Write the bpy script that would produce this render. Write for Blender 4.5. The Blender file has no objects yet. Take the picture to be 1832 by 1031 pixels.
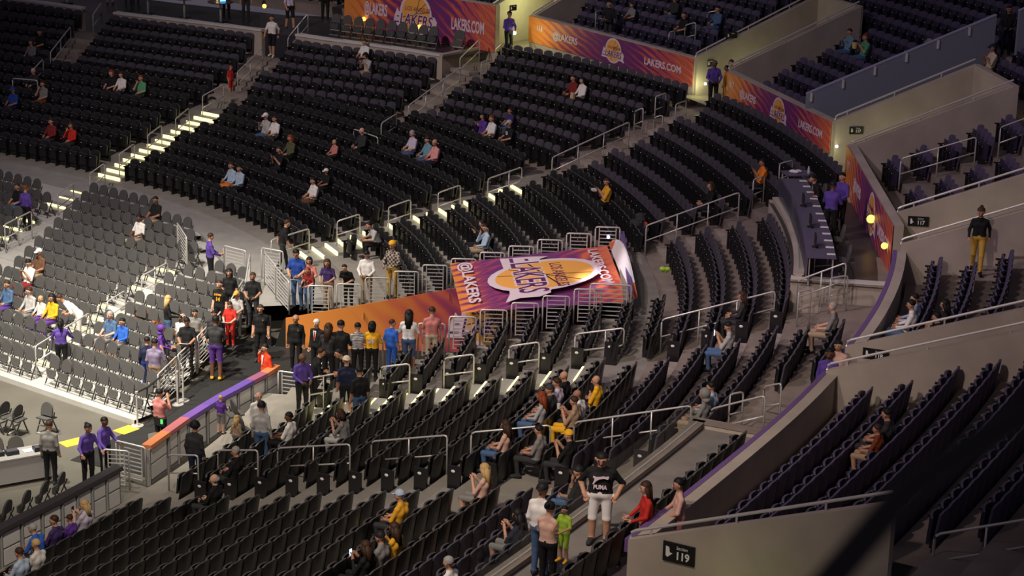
import bpy, math, random
import numpy as np
from mathutils import Matrix, Vector
random.seed(7)
rng = np.random.default_rng(7)
sc = bpy.context.scene
col = sc.collection
PI = math.pi
W, H = 1832, 1031

# ------------------------------------------------------------------ camera
FPX, PITCH, ROLL, CAMZ = 3910.0, 0.29943, 0.0275, 21.6
cF = np.array([0, math.cos(PITCH), -math.sin(PITCH)])
cR0 = np.array([1.0, 0, 0]); cU0 = np.cross(cR0, cF)
cR = math.cos(ROLL)*cR0 + math.sin(ROLL)*cU0
cU = -math.sin(ROLL)*cR0 + math.cos(ROLL)*cU0
cam_d = bpy.data.cameras.new('camera'); cam = bpy.data.objects.new('camera', cam_d); col.objects.link(cam)
cam.matrix_world = Matrix(((cR[0], cU[0], -cF[0], 0), (cR[1], cU[1], -cF[1], 0), (cR[2], cU[2], -cF[2], CAMZ), (0, 0, 0, 1)))
cam_d.sensor_width = 36.0; cam_d.lens = FPX/W*36.0
cam_d.clip_start = 0.3; cam_d.clip_end = 400
cam_d.dof.use_dof = True; cam_d.dof.focus_distance = 52.0; cam_d.dof.aperture_fstop = 4.0
sc.camera = cam

# ------------------------------------------------------------------ world, lights, exposure
sc.view_settings.view_transform = 'Standard'; sc.view_settings.look = 'None'
sc.view_settings.gamma = 1.0; sc.view_settings.use_curve_mapping = False
sc.view_settings.exposure = 0.0
wd = bpy.data.worlds.new('world'); sc.world = wd; wd.use_nodes = True
wd.node_tree.nodes['Background'].inputs[0].default_value = (0.55, 0.47, 0.62, 1)
wd.node_tree.nodes['Background'].inputs[1].default_value = 0.13

def aim(o, tgt):
    d = Vector(tgt) - o.location
    o.rotation_euler = d.to_track_quat('-Z', 'Y').to_euler()
def spot(name, loc, tgt, watts, color, angle, blend=0.6, size=0.6):
    l = bpy.data.lights.new(name, 'SPOT'); l.energy = watts; l.color = color
    l.spot_size = math.radians(angle); l.spot_blend = blend; l.shadow_soft_size = size
    o = bpy.data.objects.new(name, l); o.location = loc; col.objects.link(o); aim(o, tgt); return o
# arena rig over the court and the bowl
spot('rig_light_court', (-16, 46, 30), (-15, 60, 0), 85000, (1.0, 0.92, 0.78), 42, 0.9)
spot('rig_light_corner', (-20, 56, 28), (-8, 60, 1), 28000, (1.0, 0.92, 0.80), 48, 0.9)
spot('rig_light_near', (-8, 26, 27), (-5, 46, 2), 21000, (1.0, 0.86, 0.70), 60, 0.9)
spot('rig_light_far', (-20, 56, 27), (-7, 79, 2), 20000, (1.0, 0.86, 0.84), 60, 0.9)
spot('rig_light_end', (-10, 44, 28), (9, 60, 5), 11000, (1.0, 0.80, 0.95), 60, 0.9)
spot('rig_light_near_upper', (-4, 22, 26), (6.5, 46, 6), 10500, (1.0, 0.80, 0.76), 46, 1.0)

# ------------------------------------------------------------------ pixel helpers and bowl curve
def ray(px, py, z):
    d = cF + cR*(px-W/2)/FPX - cU*(py-H/2)/FPX
    t = (z-CAMZ)/d[2]
    return np.array([t*d[0], t*d[1], z])
def proj(p):
    d = np.asarray(p, float) - np.array([0, 0, CAMZ]); z = d@cF
    return W/2 + FPX*(d@cR)/z, H/2 - FPX*(d@cU)/z
AN = [(-40, 59), (-8, 60.5), (0, 63), (6.8, 75), (23, 118), (35.6, 146), (48, 152), (75, 158)]
DS = 0.05
SS = np.arange(-40, 75+DS, DS)
TAU = np.radians(np.interp(SS, [a for a, b in AN], [b for a, b in AN]))
TAU = np.convolve(np.pad(TAU, 30, mode='edge'), np.ones(61)/61, 'valid')
CX = np.cumsum(np.cos(TAU))*DS; CY = np.cumsum(np.sin(TAU))*DS
_i0 = int(np.argmin(abs(SS))); CX += -8.24-CX[_i0]; CY += 47.9-CY[_i0]
def pos(s, o):
    t = np.interp(s, SS, TAU)
    return float(np.interp(s, SS, CX)+o*math.sin(t)), float(np.interp(s, SS, CY)-o*math.cos(t))
def nang(s): return float(np.interp(s, SS, TAU)) - PI/2      # outward normal angle
def inv(x, y):
    d = (CX-x)*np.cos(TAU)+(CY-y)*np.sin(TAU); o = (x-CX)*np.sin(TAU)-(y-CY)*np.cos(TAU)
    w = np.where(np.sign(d[:-1]) != np.sign(d[1:]))[0]
    if len(w) == 0: return 0.0, 0.0
    i = min(w, key=lambda i: abs(o[i])); return float(SS[i]), float(o[i])
def lerp(s, xs, ys): return float(np.interp(s, xs, ys))
RD = 0.855
def zL(i): return 1.0 + 0.224*i if i < 10 else 3.08
def oF(s): return lerp(s, [21, 27.5, 34], [9.3, 8.5, 7.2])
def zF(s, j):
    w = lerp(s, [21, 28.5, 34, 43], [0, .5, 1, 1.4]); return (3.12-.42*w) + (.305-.02*w)*j
def oW(s): return lerp(s, [2.5, 12, 14, 16, 30, 34], [15.15, 15.5, 15.55, 15.9, 15.7, 15.2])
DECKZ = 5.15
def zU(k): return 5.35 + 0.32*k
# sections of the fixed tier: (s0, s1, rows, kind)
FSEC = [(-30, 1.3, 4, 'deck'), (1.3, 9.1, 6, 'wall'), (9.1, 14.2, 4, 'deck'), (14.2, 30.0, 7, 'wall'), (30.0, 60, 5, 'deck')]
def fsec(s):
    for f in FSEC:
        if f[0] <= s < f[1]: return f
    return FSEC[-1]
def deckz(s): return DECKZ if s < 25 else lerp(s, [28, 34, 44], [5.0, 4.85, 4.55])
TUN_Y0, TUN_Y1, TUN_X0, TUN_X1 = 57.65, 63.2, -7.2, 3.1
def in_tunnel(x, y): return TUN_Y0 < y < TUN_Y1 and TUN_X0 < x < TUN_X1
PORTALS = [(-9.5, -6.1), (2.55, 3.75), (9.1, 10.8), (15.3, 17.0), (21.75, 23.15), (29.25, 30.7)]
def ground(x, y):
    s, o = inv(x, y)
    if in_tunnel(x, y): return 0.0
    if o < -0.9 and s > 6 or o < -2.4: return None
    if o < oF(s)-0.05:
        i = max(-2 if s < 6 else 0, min(10, math.floor(o/RD))); return zL(i)
    f = fsec(s); j = math.floor((o-oF(s))/RD)
    if j < f[2]: return zF(s, max(j, 0))
    if o < oW(s): return deckz(s)
    for a, b in PORTALS:
        if a < s < b: return deckz(s)
    return zU(max(0, math.floor((o-oW(s)-.3)/RD)))
def hit(px, py, h=0.0, z0=3.0):
    """world point h above whatever ground lies under the pixel"""
    z = z0
    for _ in range(40):
        P = ray(px, py, z+h); g = ground(P[0], P[1])
        if g is None: g = 0.6
        z += 0.5*(g-z)
    P = ray(px, py, z+h); return np.array([P[0], P[1], z])

# ------------------------------------------------------------------ materials
MATS = {}
def mat(name, c, rough=0.6, metal=0.0, emit=None, noise=0.0, nscale=3.0, spec=0.5, alpha=None, trans=0.0):
    if name in MATS: return MATS[name]
    m = bpy.data.materials.new(name); m.use_nodes = True; nt = m.node_tree; b = nt.nodes['Principled BSDF']
    b.inputs['Base Color'].default_value = (*c, 1); b.inputs['Roughness'].default_value = rough
    b.inputs['Metallic'].default_value = metal; b.inputs['Specular IOR Level'].default_value = spec
    if trans: b.inputs['Transmission Weight'].default_value = trans
    if alpha is not None: b.inputs['Alpha'].default_value = alpha
    if emit: b.inputs['Emission Color'].default_value = (*emit[0], 1); b.inputs['Emission Strength'].default_value = emit[1]
    if noise > 0:
        tc = nt.nodes.new('ShaderNodeTexCoord'); n = nt.nodes.new('ShaderNodeTexNoise'); n.inputs['Scale'].default_value = nscale
        n.inputs['Detail'].default_value = 6; r = nt.nodes.new('ShaderNodeValToRGB')
        lo = tuple(max(0, v*(1-noise)) for v in c); hi = tuple(min(1, v*(1+noise)) for v in c)
        r.color_ramp.elements[0].position = .3; r.color_ramp.elements[1].position = .7
        r.color_ramp.elements[0].color = (*lo, 1); r.color_ramp.elements[1].color = (*hi, 1)
        nt.links.new(tc.outputs['Object'], n.inputs['Vector']); nt.links.new(n.outputs['Fac'], r.inputs['Fac'])
        nt.links.new(r.outputs['Color'], b.inputs['Base Color'])
    MATS[name] = m; return m
def srgb(*c): return tuple(((v/255)/12.92 if v/255 <= .04045 else ((v/255+.055)/1.055)**2.4) for v in c)
M_CONC = mat('concrete', (.24, .195, .165), .85, noise=.18, nscale=1.6)
M_CONCW = mat('concrete_wall', (.42, .36, .30), .8, noise=.14, nscale=.9)
M_STEP = mat('concrete_step', (.33, .28, .24), .85, noise=.2, nscale=3)
M_PLAT = mat('platform_grey', (.30, .29, .27), .7, noise=.1, nscale=2)
M_FLOOR = mat('floor_grey', (.105, .098, .08), .75, noise=.12, nscale=.8)
M_MAT = mat('black_matting', (.012, .012, .012), .8, noise=.2, nscale=2)
M_CAP = mat('wall_cap_white', (.62, .58, .56), .45)
M_RAIL = mat('rail_aluminium', (.62, .60, .57), .35, .35)
M_SEATP = mat('seat_black_plastic', (.016, .016, .017), .38, spec=.6)
M_SEATF = mat('seat_fabric', (.058, .050, .068), .8)
M_SEATU = mat('seat_fabric_violet', (.074, .060, .112), .75)
M_PANU = mat('seat_pan_violet', (.022, .018, .04), .35, spec=.6)
M_SEATPAN = mat('seat_pan_black', (.012, .011, .013), .33, spec=.6)
M_SEATSHEEN = mat('seat_rim_grey', (.065, .060, .056), .45)  # top edges coloured lighter to paint in their gloss and rim light
M_PLATEGLINT = mat('seat_plate_glint', (.55, .52, .5), .3)  # number plate kept pale so its colour carries the glint on the pan
M_LED = mat('step_light_yellow', (.9, .85, .4), .5, emit=((1.0, .90, .38), 1.8))
M_PURPLE = mat('purple_pad', (.16, .09, .26), .5)
M_GLASS = mat('clear_glass', (.9, .95, .93), .03, trans=1.0, spec=.5)
M_DECK = mat('deck_dark_floor', (.045, .04, .04), .4, noise=.2, nscale=2)
M_BLUEW = mat('blue_grey_wall', (.20, .22, .28), .6)
M_BLACK = mat('matt_black', (.008, .008, .008), .7)
M_WHITE = mat('white_paint', (.8, .8, .78), .5)

# ------------------------------------------------------------------ mesh helpers
class MB:
    def __init__(self): self.v = []; self.f = []; self.m = []
    def quad(self, *p, m=0):
        n = len(self.v); self.v += [tuple(map(float, q)) for q in p]; self.f.append(tuple(range(n, n+len(p)))); self.m.append(m); return self
    def hexa(self, b, t, m=0):
        n = len(self.v); self.v += [tuple(map(float, q)) for q in list(b)+list(t)]; k = len(b)
        self.f.append(tuple(range(n+k-1, n-1, -1))); self.f.append(tuple(range(n+k, n+2*k)))
        for i in range(k): self.f.append((n+i, n+(i+1) % k, n+k+(i+1) % k, n+k+i))
        self.m += [m]*(k+2); return self
    def box(self, x0, x1, y0, y1, z0, z1, m=0):
        return self.hexa([(x0, y0, z0), (x1, y0, z0), (x1, y1, z0), (x0, y1, z0)], [(x0, y0, z1), (x1, y0, z1), (x1, y1, z1), (x0, y1, z1)], m)
    def bar(self, a, b, w, h, up=(0, 0, 1), m=0):
        a = Vector(a); b = Vector(b); d = (b-a).normalized(); u = Vector(up); s = d.cross(u)
        if s.length < 1e-4: s = d.cross(Vector((1, 0, 0)))
        s.normalize(); u = s.cross(d).normalized(); s *= w/2; u *= h/2
        return self.hexa([a-s-u, a+s-u, a+s+u, a-s+u], [b-s-u, b+s-u, b+s+u, b-s+u], m)
    def tube(self, pts, r, n=6, m=0, closed=False):
        pts = [Vector(p) for p in pts]; rings = []
        K = len(pts)
        for i, p in enumerate(pts):
            if closed: d = pts[(i+1) % K]-pts[i-1]
            else: d = pts[min(i+1, K-1)]-pts[max(i-1, 0)]
            d.normalize(); u = Vector((0, 0, 1)) if abs(d.z) < .9 else Vector((1, 0, 0))
            s = d.cross(u).normalized(); u = s.cross(d)
            rr = r[i] if isinstance(r, (list, tuple)) else r
            base = len(self.v)
            for k in range(n):
                a = 2*PI*k/n; self.v.append(tuple(p+(s*math.cos(a)+u*math.sin(a))*rr))
            rings.append(base)
        for i in range(K if closed else K-1):
            a, b = rings[i], rings[(i+1) % K]
            for k in range(n):
                self.f.append((a+k, a+(k+1) % n, b+(k+1) % n, b+k)); self.m.append(m)
        if not closed:
            self.f.append(tuple(rings[0]+k for k in range(n-1, -1, -1))); self.f.append(tuple(rings[-1]+k for k in range(n))); self.m += [m, m]
        return self
    def cyl(self, c, r, z0, z1, n=12, m=0, r2=None):
        r2 = r if r2 is None else r2
        return self.hexa([(c[0]+r*math.cos(2*PI*k/n), c[1]+r*math.sin(2*PI*k/n), z0) for k in range(n)], [(c[0]+r2*math.cos(2*PI*k/n), c[1]+r2*math.sin(2*PI*k/n), z1) for k in range(n)], m)
    def ball(self, c, r, nu=10, nv=6, m=0, v0=0.0, v1=1.0):
        if not isinstance(r, (list, tuple)): r = (r, r, r)
        n = len(self.v)
        for j in range(nv+1):
            t = PI*(v0+(v1-v0)*j/nv)
            for i in range(nu):
                a = 2*PI*i/nu; self.v.append((c[0]+r[0]*math.sin(t)*math.cos(a), c[1]+r[1]*math.sin(t)*math.sin(a), c[2]+r[2]*math.cos(t)))
        for j in range(nv):
            for i in range(nu):
                self.f.append((n+j*nu+i, n+(j+1)*nu+i, n+(j+1)*nu+(i+1) % nu, n+j*nu+(i+1) % nu)); self.m.append(m)
        return self
    def mesh(self, name, mats, smooth=False):
        me = bpy.data.meshes.new(name); me.from_pydata(self.v, [], self.f)
        for mm in (mats if isinstance(mats, (list, tuple)) else [mats]): me.materials.append(mm)
        if any(self.m): me.polygons.foreach_set('material_index', self.m)
        if smooth: me.polygons.foreach_set('use_smooth', [True]*len(me.polygons))
        me.update(); return me
    def build(self, name, mats, parent=None, smooth=False, loc=None, rotz=0):
        return ob(name, self.mesh(name, mats, smooth), parent, loc, rotz)
def ob(name, me, parent=None, loc=None, rotz=0):
    o = bpy.data.objects.new(name, me); col.objects.link(o)
    if parent is not None: o.parent = parent
    if loc is not None: o.location = loc
    if rotz: o.rotation_euler = (0, 0, rotz)
    return o
def tag(o, label, cat, group=None, kind=None):
    o['label'] = label; o['category'] = cat
    if group: o['group'] = group
    if kind: o['kind'] = kind
    return o
def struct(o, label=None, cat=None):
    o['kind'] = 'structure'
    if label: o['label'] = label; o['category'] = cat or o.name.split('_')[0]
    return o
def thing(name, label, cat, loc=(0, 0, 0), rotz=0, group=None):
    o = bpy.data.objects.new(name, None); o.empty_display_size = .1; col.objects.link(o)
    o.location = loc; o.rotation_euler = (0, 0, rotz); return tag(o, label, cat, group)
def copy_tree(o, parent=None):
    c = o.copy(); col.objects.link(c); c.parent = parent
    for ch in o.children: copy_tree(ch, c)
    return c

# ------------------------------------------------------------------ lettering (meshes made from the built-in font)
TXT = {}
def text_mesh(body, shear=0.0, bold=0.0, depth=.02):
    k = (body, shear, bold)
    if k in TXT: return TXT[k]
    cu = bpy.data.curves.new('lettering', 'FONT'); cu.body = body; cu.size = 1.0; cu.shear = shear; cu.offset = bold; cu.extrude = depth
    cu.align_x = 'CENTER'; cu.align_y = 'CENTER'; cu.resolution_u = 3
    o = bpy.data.objects.new('lettering', cu); col.objects.link(o)
    me = bpy.data.meshes.new_from_object(o.evaluated_get(bpy.context.evaluated_depsgraph_get()))
    bpy.data.objects.remove(o); bpy.data.curves.remove(cu); me.name = 'lettering'; TXT[k] = me; return me
for b_, sh, bo in [('@LAKERS', .0, .025), ('LAKERS.COM', 0, .025), ('LAKERS', .22, .01), ('LAKERS', .22, .06), ('LOS ANGELES', .22, 0), ('116', 0, .03), ('117', 0, .03), ('118', 0, .03), ('119', 0, .03), ('Section', .1, 0), ('PUMA', 0, .04), ('24', 0, .04), ('23', 0, .04), ('14', 0, .04), ('LAKERS', 0, .03)]:
    text_mesh(b_, sh, bo)

# ------------------------------------------------------------------ structure: floor and tiers
fl = MB().quad((-60, 20, 0), (30, 20, 0), (30, 120, 0), (-60, 120, 0)).build('floor', M_FLOOR); struct(fl, 'grey arena floor beside the seating risers', 'floor')
def strip(mb, s0, s1, oa, ob_, za, zb, step=.4, skip=None, m=0):
    n = max(1, int(math.ceil((s1-s0)/step)))
    fa = lambda f, s: f(s) if callable(f) else f
    for k in range(n):
        a = s0+(s1-s0)*k/n; b = s0+(s1-s0)*(k+1)/n
        P = [pos(a, fa(oa, a)), pos(b, fa(oa, b)), pos(b, fa(ob_, b)), pos(a, fa(ob_, a))]
        cxm, cym = (P[0][0]+P[2][0])/2, (P[0][1]+P[2][1])/2
        if skip and skip(cxm, cym): continue
        if skip and TUN_X0-.5 < cxm < TUN_X1+.5 and TUN_Y0-1 < cym < TUN_Y1+1:
            P = [(x_, max(y_, TUN_Y1) if cym >= TUN_Y1 else min(y_, TUN_Y0)) if cxm < TUN_X1 else (max(x_, TUN_X1), y_) for x_, y_ in P]
        Z = [fa(za, a), fa(za, b), fa(zb, b), fa(zb, a)]
        mb.quad(*[(p[0], p[1], z) for p, z in zip(P, Z)], m=m)
def vface(mb, s0, s1, o, za, zb, step=.4, skip=None, m=0):
    strip(mb, s0, s1, o, o, za, zb, step, skip, m) if False else None
    n = max(1, int(math.ceil((s1-s0)/step))); fa = lambda f, s: f(s) if callable(f) else f
    for k in range(n):
        a = s0+(s1-s0)*k/n; b = s0+(s1-s0)*(k+1)/n; pa = pos(a, fa(o, a)); pb = pos(b, fa(o, b))
        if skip and skip((pa[0]+pb[0])/2, (pa[1]+pb[1])/2): continue
        mb.quad((*pa, fa(za, a)), (*pb, fa(za, b)), (*pb, fa(zb, b)), (*pa, fa(zb, a)), m=m)
S_LO, S_HI = -26.0, 50.0
low = MB()
for i in range(-2, 11):
    s1 = 10.0 if i < 0 else S_HI
    o1 = lambda s, i=i: min((i+1)*RD, oF(s)) if i < 10 else oF(s)
    o0 = lambda s, i=i: min(i*RD, oF(s))
    strip(low, S_LO, s1, o0, o1, zL(i), zL(i), .3, in_tunnel)
    vface(low, S_LO, s1, o0, lambda s, i=i: (zL(i-1) if i > (-2 if s < 10 else 0) else 0) , lambda s, i=i: zL(i) if i*RD < oF(s) else zL(i-1), .3, in_tunnel)
struct(low.build('floor_lower_tier', mat('platform_olive', (.26, .24, .205), .8, noise=.12, nscale=2)), 'stepped grey platforms carrying the lower seat rows', 'seating tier')
fix = MB()
for (a, b, nr, kind) in FSEC:
    a = max(a, S_LO); b = min(b, S_HI)
    for j in range(nr):
        o0 = lambda s, j=j: oF(s)+RD*j; o1 = lambda s, j=j: oF(s)+RD*(j+1)
        if kind == 'wall' and j == nr-1: o1 = lambda s: oW(s)
        strip(fix, a, b, o0, o1, lambda s, j=j: zF(s, j), lambda s, j=j: zF(s, j), .4)
        vface(fix, a, b, o0, lambda s, j=j: (zF(s, j-1) if j else zL(8)-.8), lambda s, j=j: zF(s, j), .4)
    for s in (a, b):       # cheeks at section ends are closed by deck walls
        pass
struct(fix.build('floor_fixed_tier', M_CONC), 'stepped concrete rows of the fixed middle tier', 'seating tier')
deck = MB()
for (a, b, nr, kind) in FSEC:
    if kind != 'deck': continue
    a = max(a, S_LO); b = min(b, S_HI)
    ow = lambda s, nr=nr: oF(s)+RD*nr
    strip(deck, a, b, ow, lambda s: oW(s)+.2, deckz, deckz, .4, None, 1 if b < 3 else 0)
struct(deck.build('floor_deck', [M_DECK, mat('deck_grey', (.21, .19, .175), .8, noise=.15, nscale=2)]), 'flat dark deck behind the parapet walls', 'floor')
# upper tier
up = MB()
def in_portal(s, pad=0.0): return any(p[0]-pad < s < p[1]+pad for p in PORTALS)
NU = 13
ULEN = 5.2       # portal passage length
def wallz(o): return 6.3 + .375*(o-15.3)
for k in range(NU):
    o0 = lambda s, k=k: oW(s)+.3+RD*k; o1 = lambda s, k=k: oW(s)+.3+RD*(k+1)
    edges = sorted([S_LO, S_HI]+([e for p in PORTALS for e in p] if k < 6 else []))
    for a, b in zip(edges[:-1], edges[1:]):
        if k < 6 and in_portal((a+b)/2): continue
        strip(up, a, b, o0, o1, zU(k), zU(k), .5)
        vface(up, a, b, o0, zU(k-1) if k else 4.9, zU(k), .5)
struct(up.build('floor_upper_tier', M_CONC), 'stepped concrete rows of the upper tier behind the banners', 'seating tier')
pf = MB()
for a, b in PORTALS: strip(pf, a, b, lambda s: oW(s)-.4, lambda s: oW(s)+9, lambda s: deckz(s)+.004, lambda s: deckz(s)+.004, .5)
struct(pf.build('floor_portals', M_CONC), 'concrete floors of the entrance portals', 'floor')

# ------------------------------------------------------------------ walls
def wall_strip(name, s0, s1, o, th, z0, z1, mt, label, cap=None, capm=None, step=.5, skip=None):
    mb = MB(); n = max(1, int(math.ceil(abs(s1-s0)/step))); fa = lambda f, s: f(s) if callable(f) else f
    for k in range(n):
        a = s0+(s1-s0)*k/n; b = s0+(s1-s0)*(k+1)/n
        A, B, C, D = pos(a, fa(o, a)), pos(b, fa(o, b)), pos(b, fa(o, b)+th), pos(a, fa(o, a)+th)
        mb.hexa([(*A, fa(z0, a)), (*B, fa(z0, b)), (*C, fa(z0, b)), (*D, fa(z0, a))], [(*A, fa(z1, a)), (*B, fa(z1, b)), (*C, fa(z1, b)), (*D, fa(z1, a))])
    w = struct(mb.build(name, mt), label, 'wall')
    if cap:
        mb = MB()
        for k in range(n):
            a = s0+(s1-s0)*k/n; b = s0+(s1-s0)*(k+1)/n
            A, B, C, D = pos(a, fa(o, a)-.04), pos(b, fa(o, b)-.04), pos(b, fa(o, b)+th+.04), pos(a, fa(o, a)+th+.04)
            za, zb = fa(z1, a), fa(z1, b)
            mb.hexa([(*A, za), (*B, zb), (*C, zb), (*D, za)], [(*A, za+cap), (*B, zb+cap), (*C, zb+cap), (*D, za+cap)])
        mb.build('wall_cap', capm, w)
    return w
A1S, A2S, A3S, A4S, A5S, A6S, A7S = 42.9, 34.6, 28.0, 21.4, 7.3, 0.35, 14.6
AW = 0.62    # half aisle width
def aisleS(a, o):       # aisle centre lines drift slightly with the row
    if a == 4: return lerp(o, [0, 7, 9, 14, 16], [22.2, 21.3, 21.65, 21.8, 22.3])
    if a == 5: return lerp(o, [0, 8, 13, 15], [7.1, 7.3, 7.8, 9.2])
    if a == 6: return lerp(o, [-2, 8, 12], [.25, .1, .7])
    if a == 2: return lerp(o, [6.5, 8, 11.5], [34.9, 35.5, 36.1])
    if a == 1: return lerp(o, [7, 11.5], [43.9, 45.0])
    if a == 3: return lerp(o, [8.5, 13, 14.5], [28.7, 29.4, 29.8])
    if a == 7: return lerp(o, [9, 13], [15.3, 14.6])
# parapets at the front of the decks
wall_strip('wall_parapet_1', 30.2, 35.3, lambda s: oF(s)+RD*5, .22, lambda s: zF(s, 4)-.2, lambda s: deckz(s)+.03, M_CONCW, 'pale parapet wall with white cap behind the rows right of the boy in red', .09, M_CAP)
wall_strip('wall_parapet_2', 36.8, 44.2, lambda s: oF(s)+RD*5, .22, lambda s: zF(s, 4)-.2, lambda s: deckz(s)+.03, M_CONCW, 'pale parapet wall with white cap below the glass-fronted tables', .09, M_CAP)
wall_strip('wall_parapet_3', 45.8, 50, lambda s: oF(s)+RD*5, .22, lambda s: zF(s, 4)-.2, lambda s: deckz(s)+.03, M_CONCW, 'pale parapet wall with white cap in the upper left corner', .09, M_CAP)
wall_strip('wall_press_parapet', 9.2, 14.1, 12.84, .2, lambda s: zF(s, 3)-.3, 5.3, M_CONCW, 'brown concrete parapet in front of the long press table', .05, M_CONCW)
wall_strip('wall_glass_curb', -12, 1.3, 12.84, .2, lambda s: zF(s, 3)-.3, 5.25, M_CONCW, 'grey concrete curb under the glass screen at the lower deck', .05, M_CONC)
def wall_seg(name, A, B, th, za0, za1, zb0, zb1, mt, label, cap=None, capm=None):
    """straight wall from A to B (plan points), bottom/top heights at both ends"""
    A = Vector((*A, 0)); B = Vector((*B, 0)); d = (B-A).normalized(); n = Vector((-d.y, d.x, 0))*th/2
    mb = MB().hexa([(*(A-n).xy, za0), (*(B-n).xy, zb0), (*(B+n).xy, zb0), (*(A+n).xy, za0)], [(*(A-n).xy, za1), (*(B-n).xy, zb1), (*(B+n).xy, zb1), (*(A+n).xy, za1)])
    w = struct(mb.build(name, mt), label, 'wall')
    if cap:
        n2 = n*1.25
        MB().hexa([(*(A-n2).xy, za1), (*(B-n2).xy, zb1), (*(B+n2).xy, zb1), (*(A+n2).xy, za1)], [(*(A-n2).xy, za1+cap), (*(B-n2).xy, zb1+cap), (*(B+n2).xy, zb1+cap), (*(A+n2).xy, za1+cap)]).build('wall_cap', capm, w)
    return w
wall_seg('wall_deck_end_near', pos(1.3, 12.72), pos(1.3, 15.1), .2, 4.0, 5.25, 4.0, 5.25, M_CONCW, 'short concrete end wall of the lower deck', .05, M_CONC)
wall_seg('wall_deck_end_press', pos(9.2, 12.75), pos(9.2, 15.3), .2, 4.0, 5.2, 4.0, 5.2, M_CONCW, 'short concrete end wall below the press table', .05, M_CAP)
wall_seg('wall_press_end_far', pos(14.2, 12.75), pos(14.2, 14.6), .2, 4.0, 5.2, 4.0, 5.2, M_CONCW, 'concrete end wall beside the press deck stairs')
wall_seg('wall_deck_end_far', pos(30.2, oF(30.2)+RD*5), pos(30.4, 14.6), .2, 3.6, 5.0, 3.6, 5.0, M_CONCW, 'pale side wall of the deck above the stairs', .06, M_CONCW)
# outer walls carrying banners (built with the banners below) and padded walls of the lower right blocks
wall_strip('wall_pad_119', -6.1, 2.55, lambda s: oW(s), .22, 4.9, 6.14, M_CONCW, 'concrete wall with purple-edged top beside the narrow deck', .05, M_CONCW)
wall_strip('wall_pad_118', 3.75, 9.1, lambda s: oW(s), .22, 4.9, 6.14, M_CONCW, 'concrete wall with purple-edged top above the middle rows', .05, M_CONCW)
for w_, a_, b_ in (('wall_pad_119', -6.1, 2.55), ('wall_pad_118', 3.75, 9.1)):
    mb = MB(); n_ = 14
    for k in range(n_):
        a, b = a_+(b_-a_)*k/n_, a_+(b_-a_)*(k+1)/n_; A, B, C, D = pos(a, oW(a)-.09), pos(b, oW(b)-.09), pos(b, oW(b)+.02), pos(a, oW(a)+.02)
        mb.hexa([(*A, 5.95), (*B, 5.95), (*C, 5.95), (*D, 5.95)], [(*A, 6.2), (*B, 6.2), (*C, 6.2), (*D, 6.2)])
    mb.build('purple_edge', M_PURPLE, bpy.data.objects[w_])
# portal side walls with a handrail on top
def rail_on_wall(A, B, za, zb, label, grp='handrails on the portal walls'):
    t = thing('wall_handrail', label, 'handrail', (0, 0, 0), 0, grp)
    A = Vector((*A, 0)); B = Vector((*B, 0)); d = (B-A).normalized()
    p0 = Vector((A.x, A.y, za)); p1 = Vector((B.x, B.y, zb)); up_ = Vector((0, 0, .16))
    MB().tube([p0+Vector((0, 0, .0)), p0+up_*.7+d*.02, p0+up_+d*.09, p1+up_-d*.05], .03, 6).build('rail', M_RAIL, t)
    L = (p1-p0).length; n = max(2, int(L/1.6))
    for k in range(n):
        p = p0.lerp(p1, (k+.25)/n); MB().bar(p, p+up_, .035, .035, (1, 0, 0)).build('bracket', M_RAIL, t)
    return t
PW = {}
def portal_wall(idx, s, o0, o1, label, rl, zt=0.0):
    A, B = pos(s, o0), pos(s, o1)
    w = wall_seg('wall_portal_%d' % idx, A, B, .2, 4.9, wallz(o0)+zt, 4.9, wallz(o1)+zt, M_CONCW, label)
    rail_on_wall(A, B, wallz(o0)+zt, wallz(o1)+zt, rl); PW[idx] = (A, B); return w
portal_wall(1, -6.15, 15.2, 19.9, 'light concrete portal wall carrying the large 119 sign', 'long handrail on the wall above the 119 sign')
portal_wall(2, -9.6, 15.2, 18.5, 'near concrete wall of the portal at the bottom edge', 'handrail on the nearest portal wall')
portal_wall(3, 3.75, 15.15, 20.2, 'concrete portal wall behind the purple-shirted usher at the 118 sign', 'handrail on the far wall of the 118 portal')
portal_wall(4, 2.55, 15.15, 20.2, 'brown concrete wall in front of the 118 portal', 'handrail on the near wall of the 118 portal')
portal_wall(5, 10.9, 15.55, 20.6, 'pale concrete wall with 117 sign behind the walking woman', 'handrail on the pale wall behind the walking woman')
portal_wall(6, 9.1, 15.5, 20.6, 'brown concrete wall in front of the walking woman', 'handrail in front of the walking woman')
portal_wall(7, 17.0, 16.0, 20.6, 'concrete portal wall with the small 117 sign below the blue wall', 'handrail just below the blue-grey wall')
portal_wall(8, 15.35, 15.6, 20.6, 'brown concrete portal wall above the blue seats', 'handrail above the blue seats in the upper right')
portal_wall(9, 23.12, 15.95, 21.2, 'light concrete portal wall at the top centre with an arrow sign', 'handrail climbing from the top centre portal')
portal_wall(10, 21.78, 15.95, 21.2, 'brown concrete portal wall left of the couple eating', 'handrail above the couple eating')
portal_wall(11, 30.7, 15.2, 20, 'portal wall beside the banner at the top', 'handrail at the top of the far banner')
portal_wall(12, 29.2, 15.65, 20, 'yellow-lit portal wall with a small sign at the top', 'handrail over the yellow-lit portal')
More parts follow.
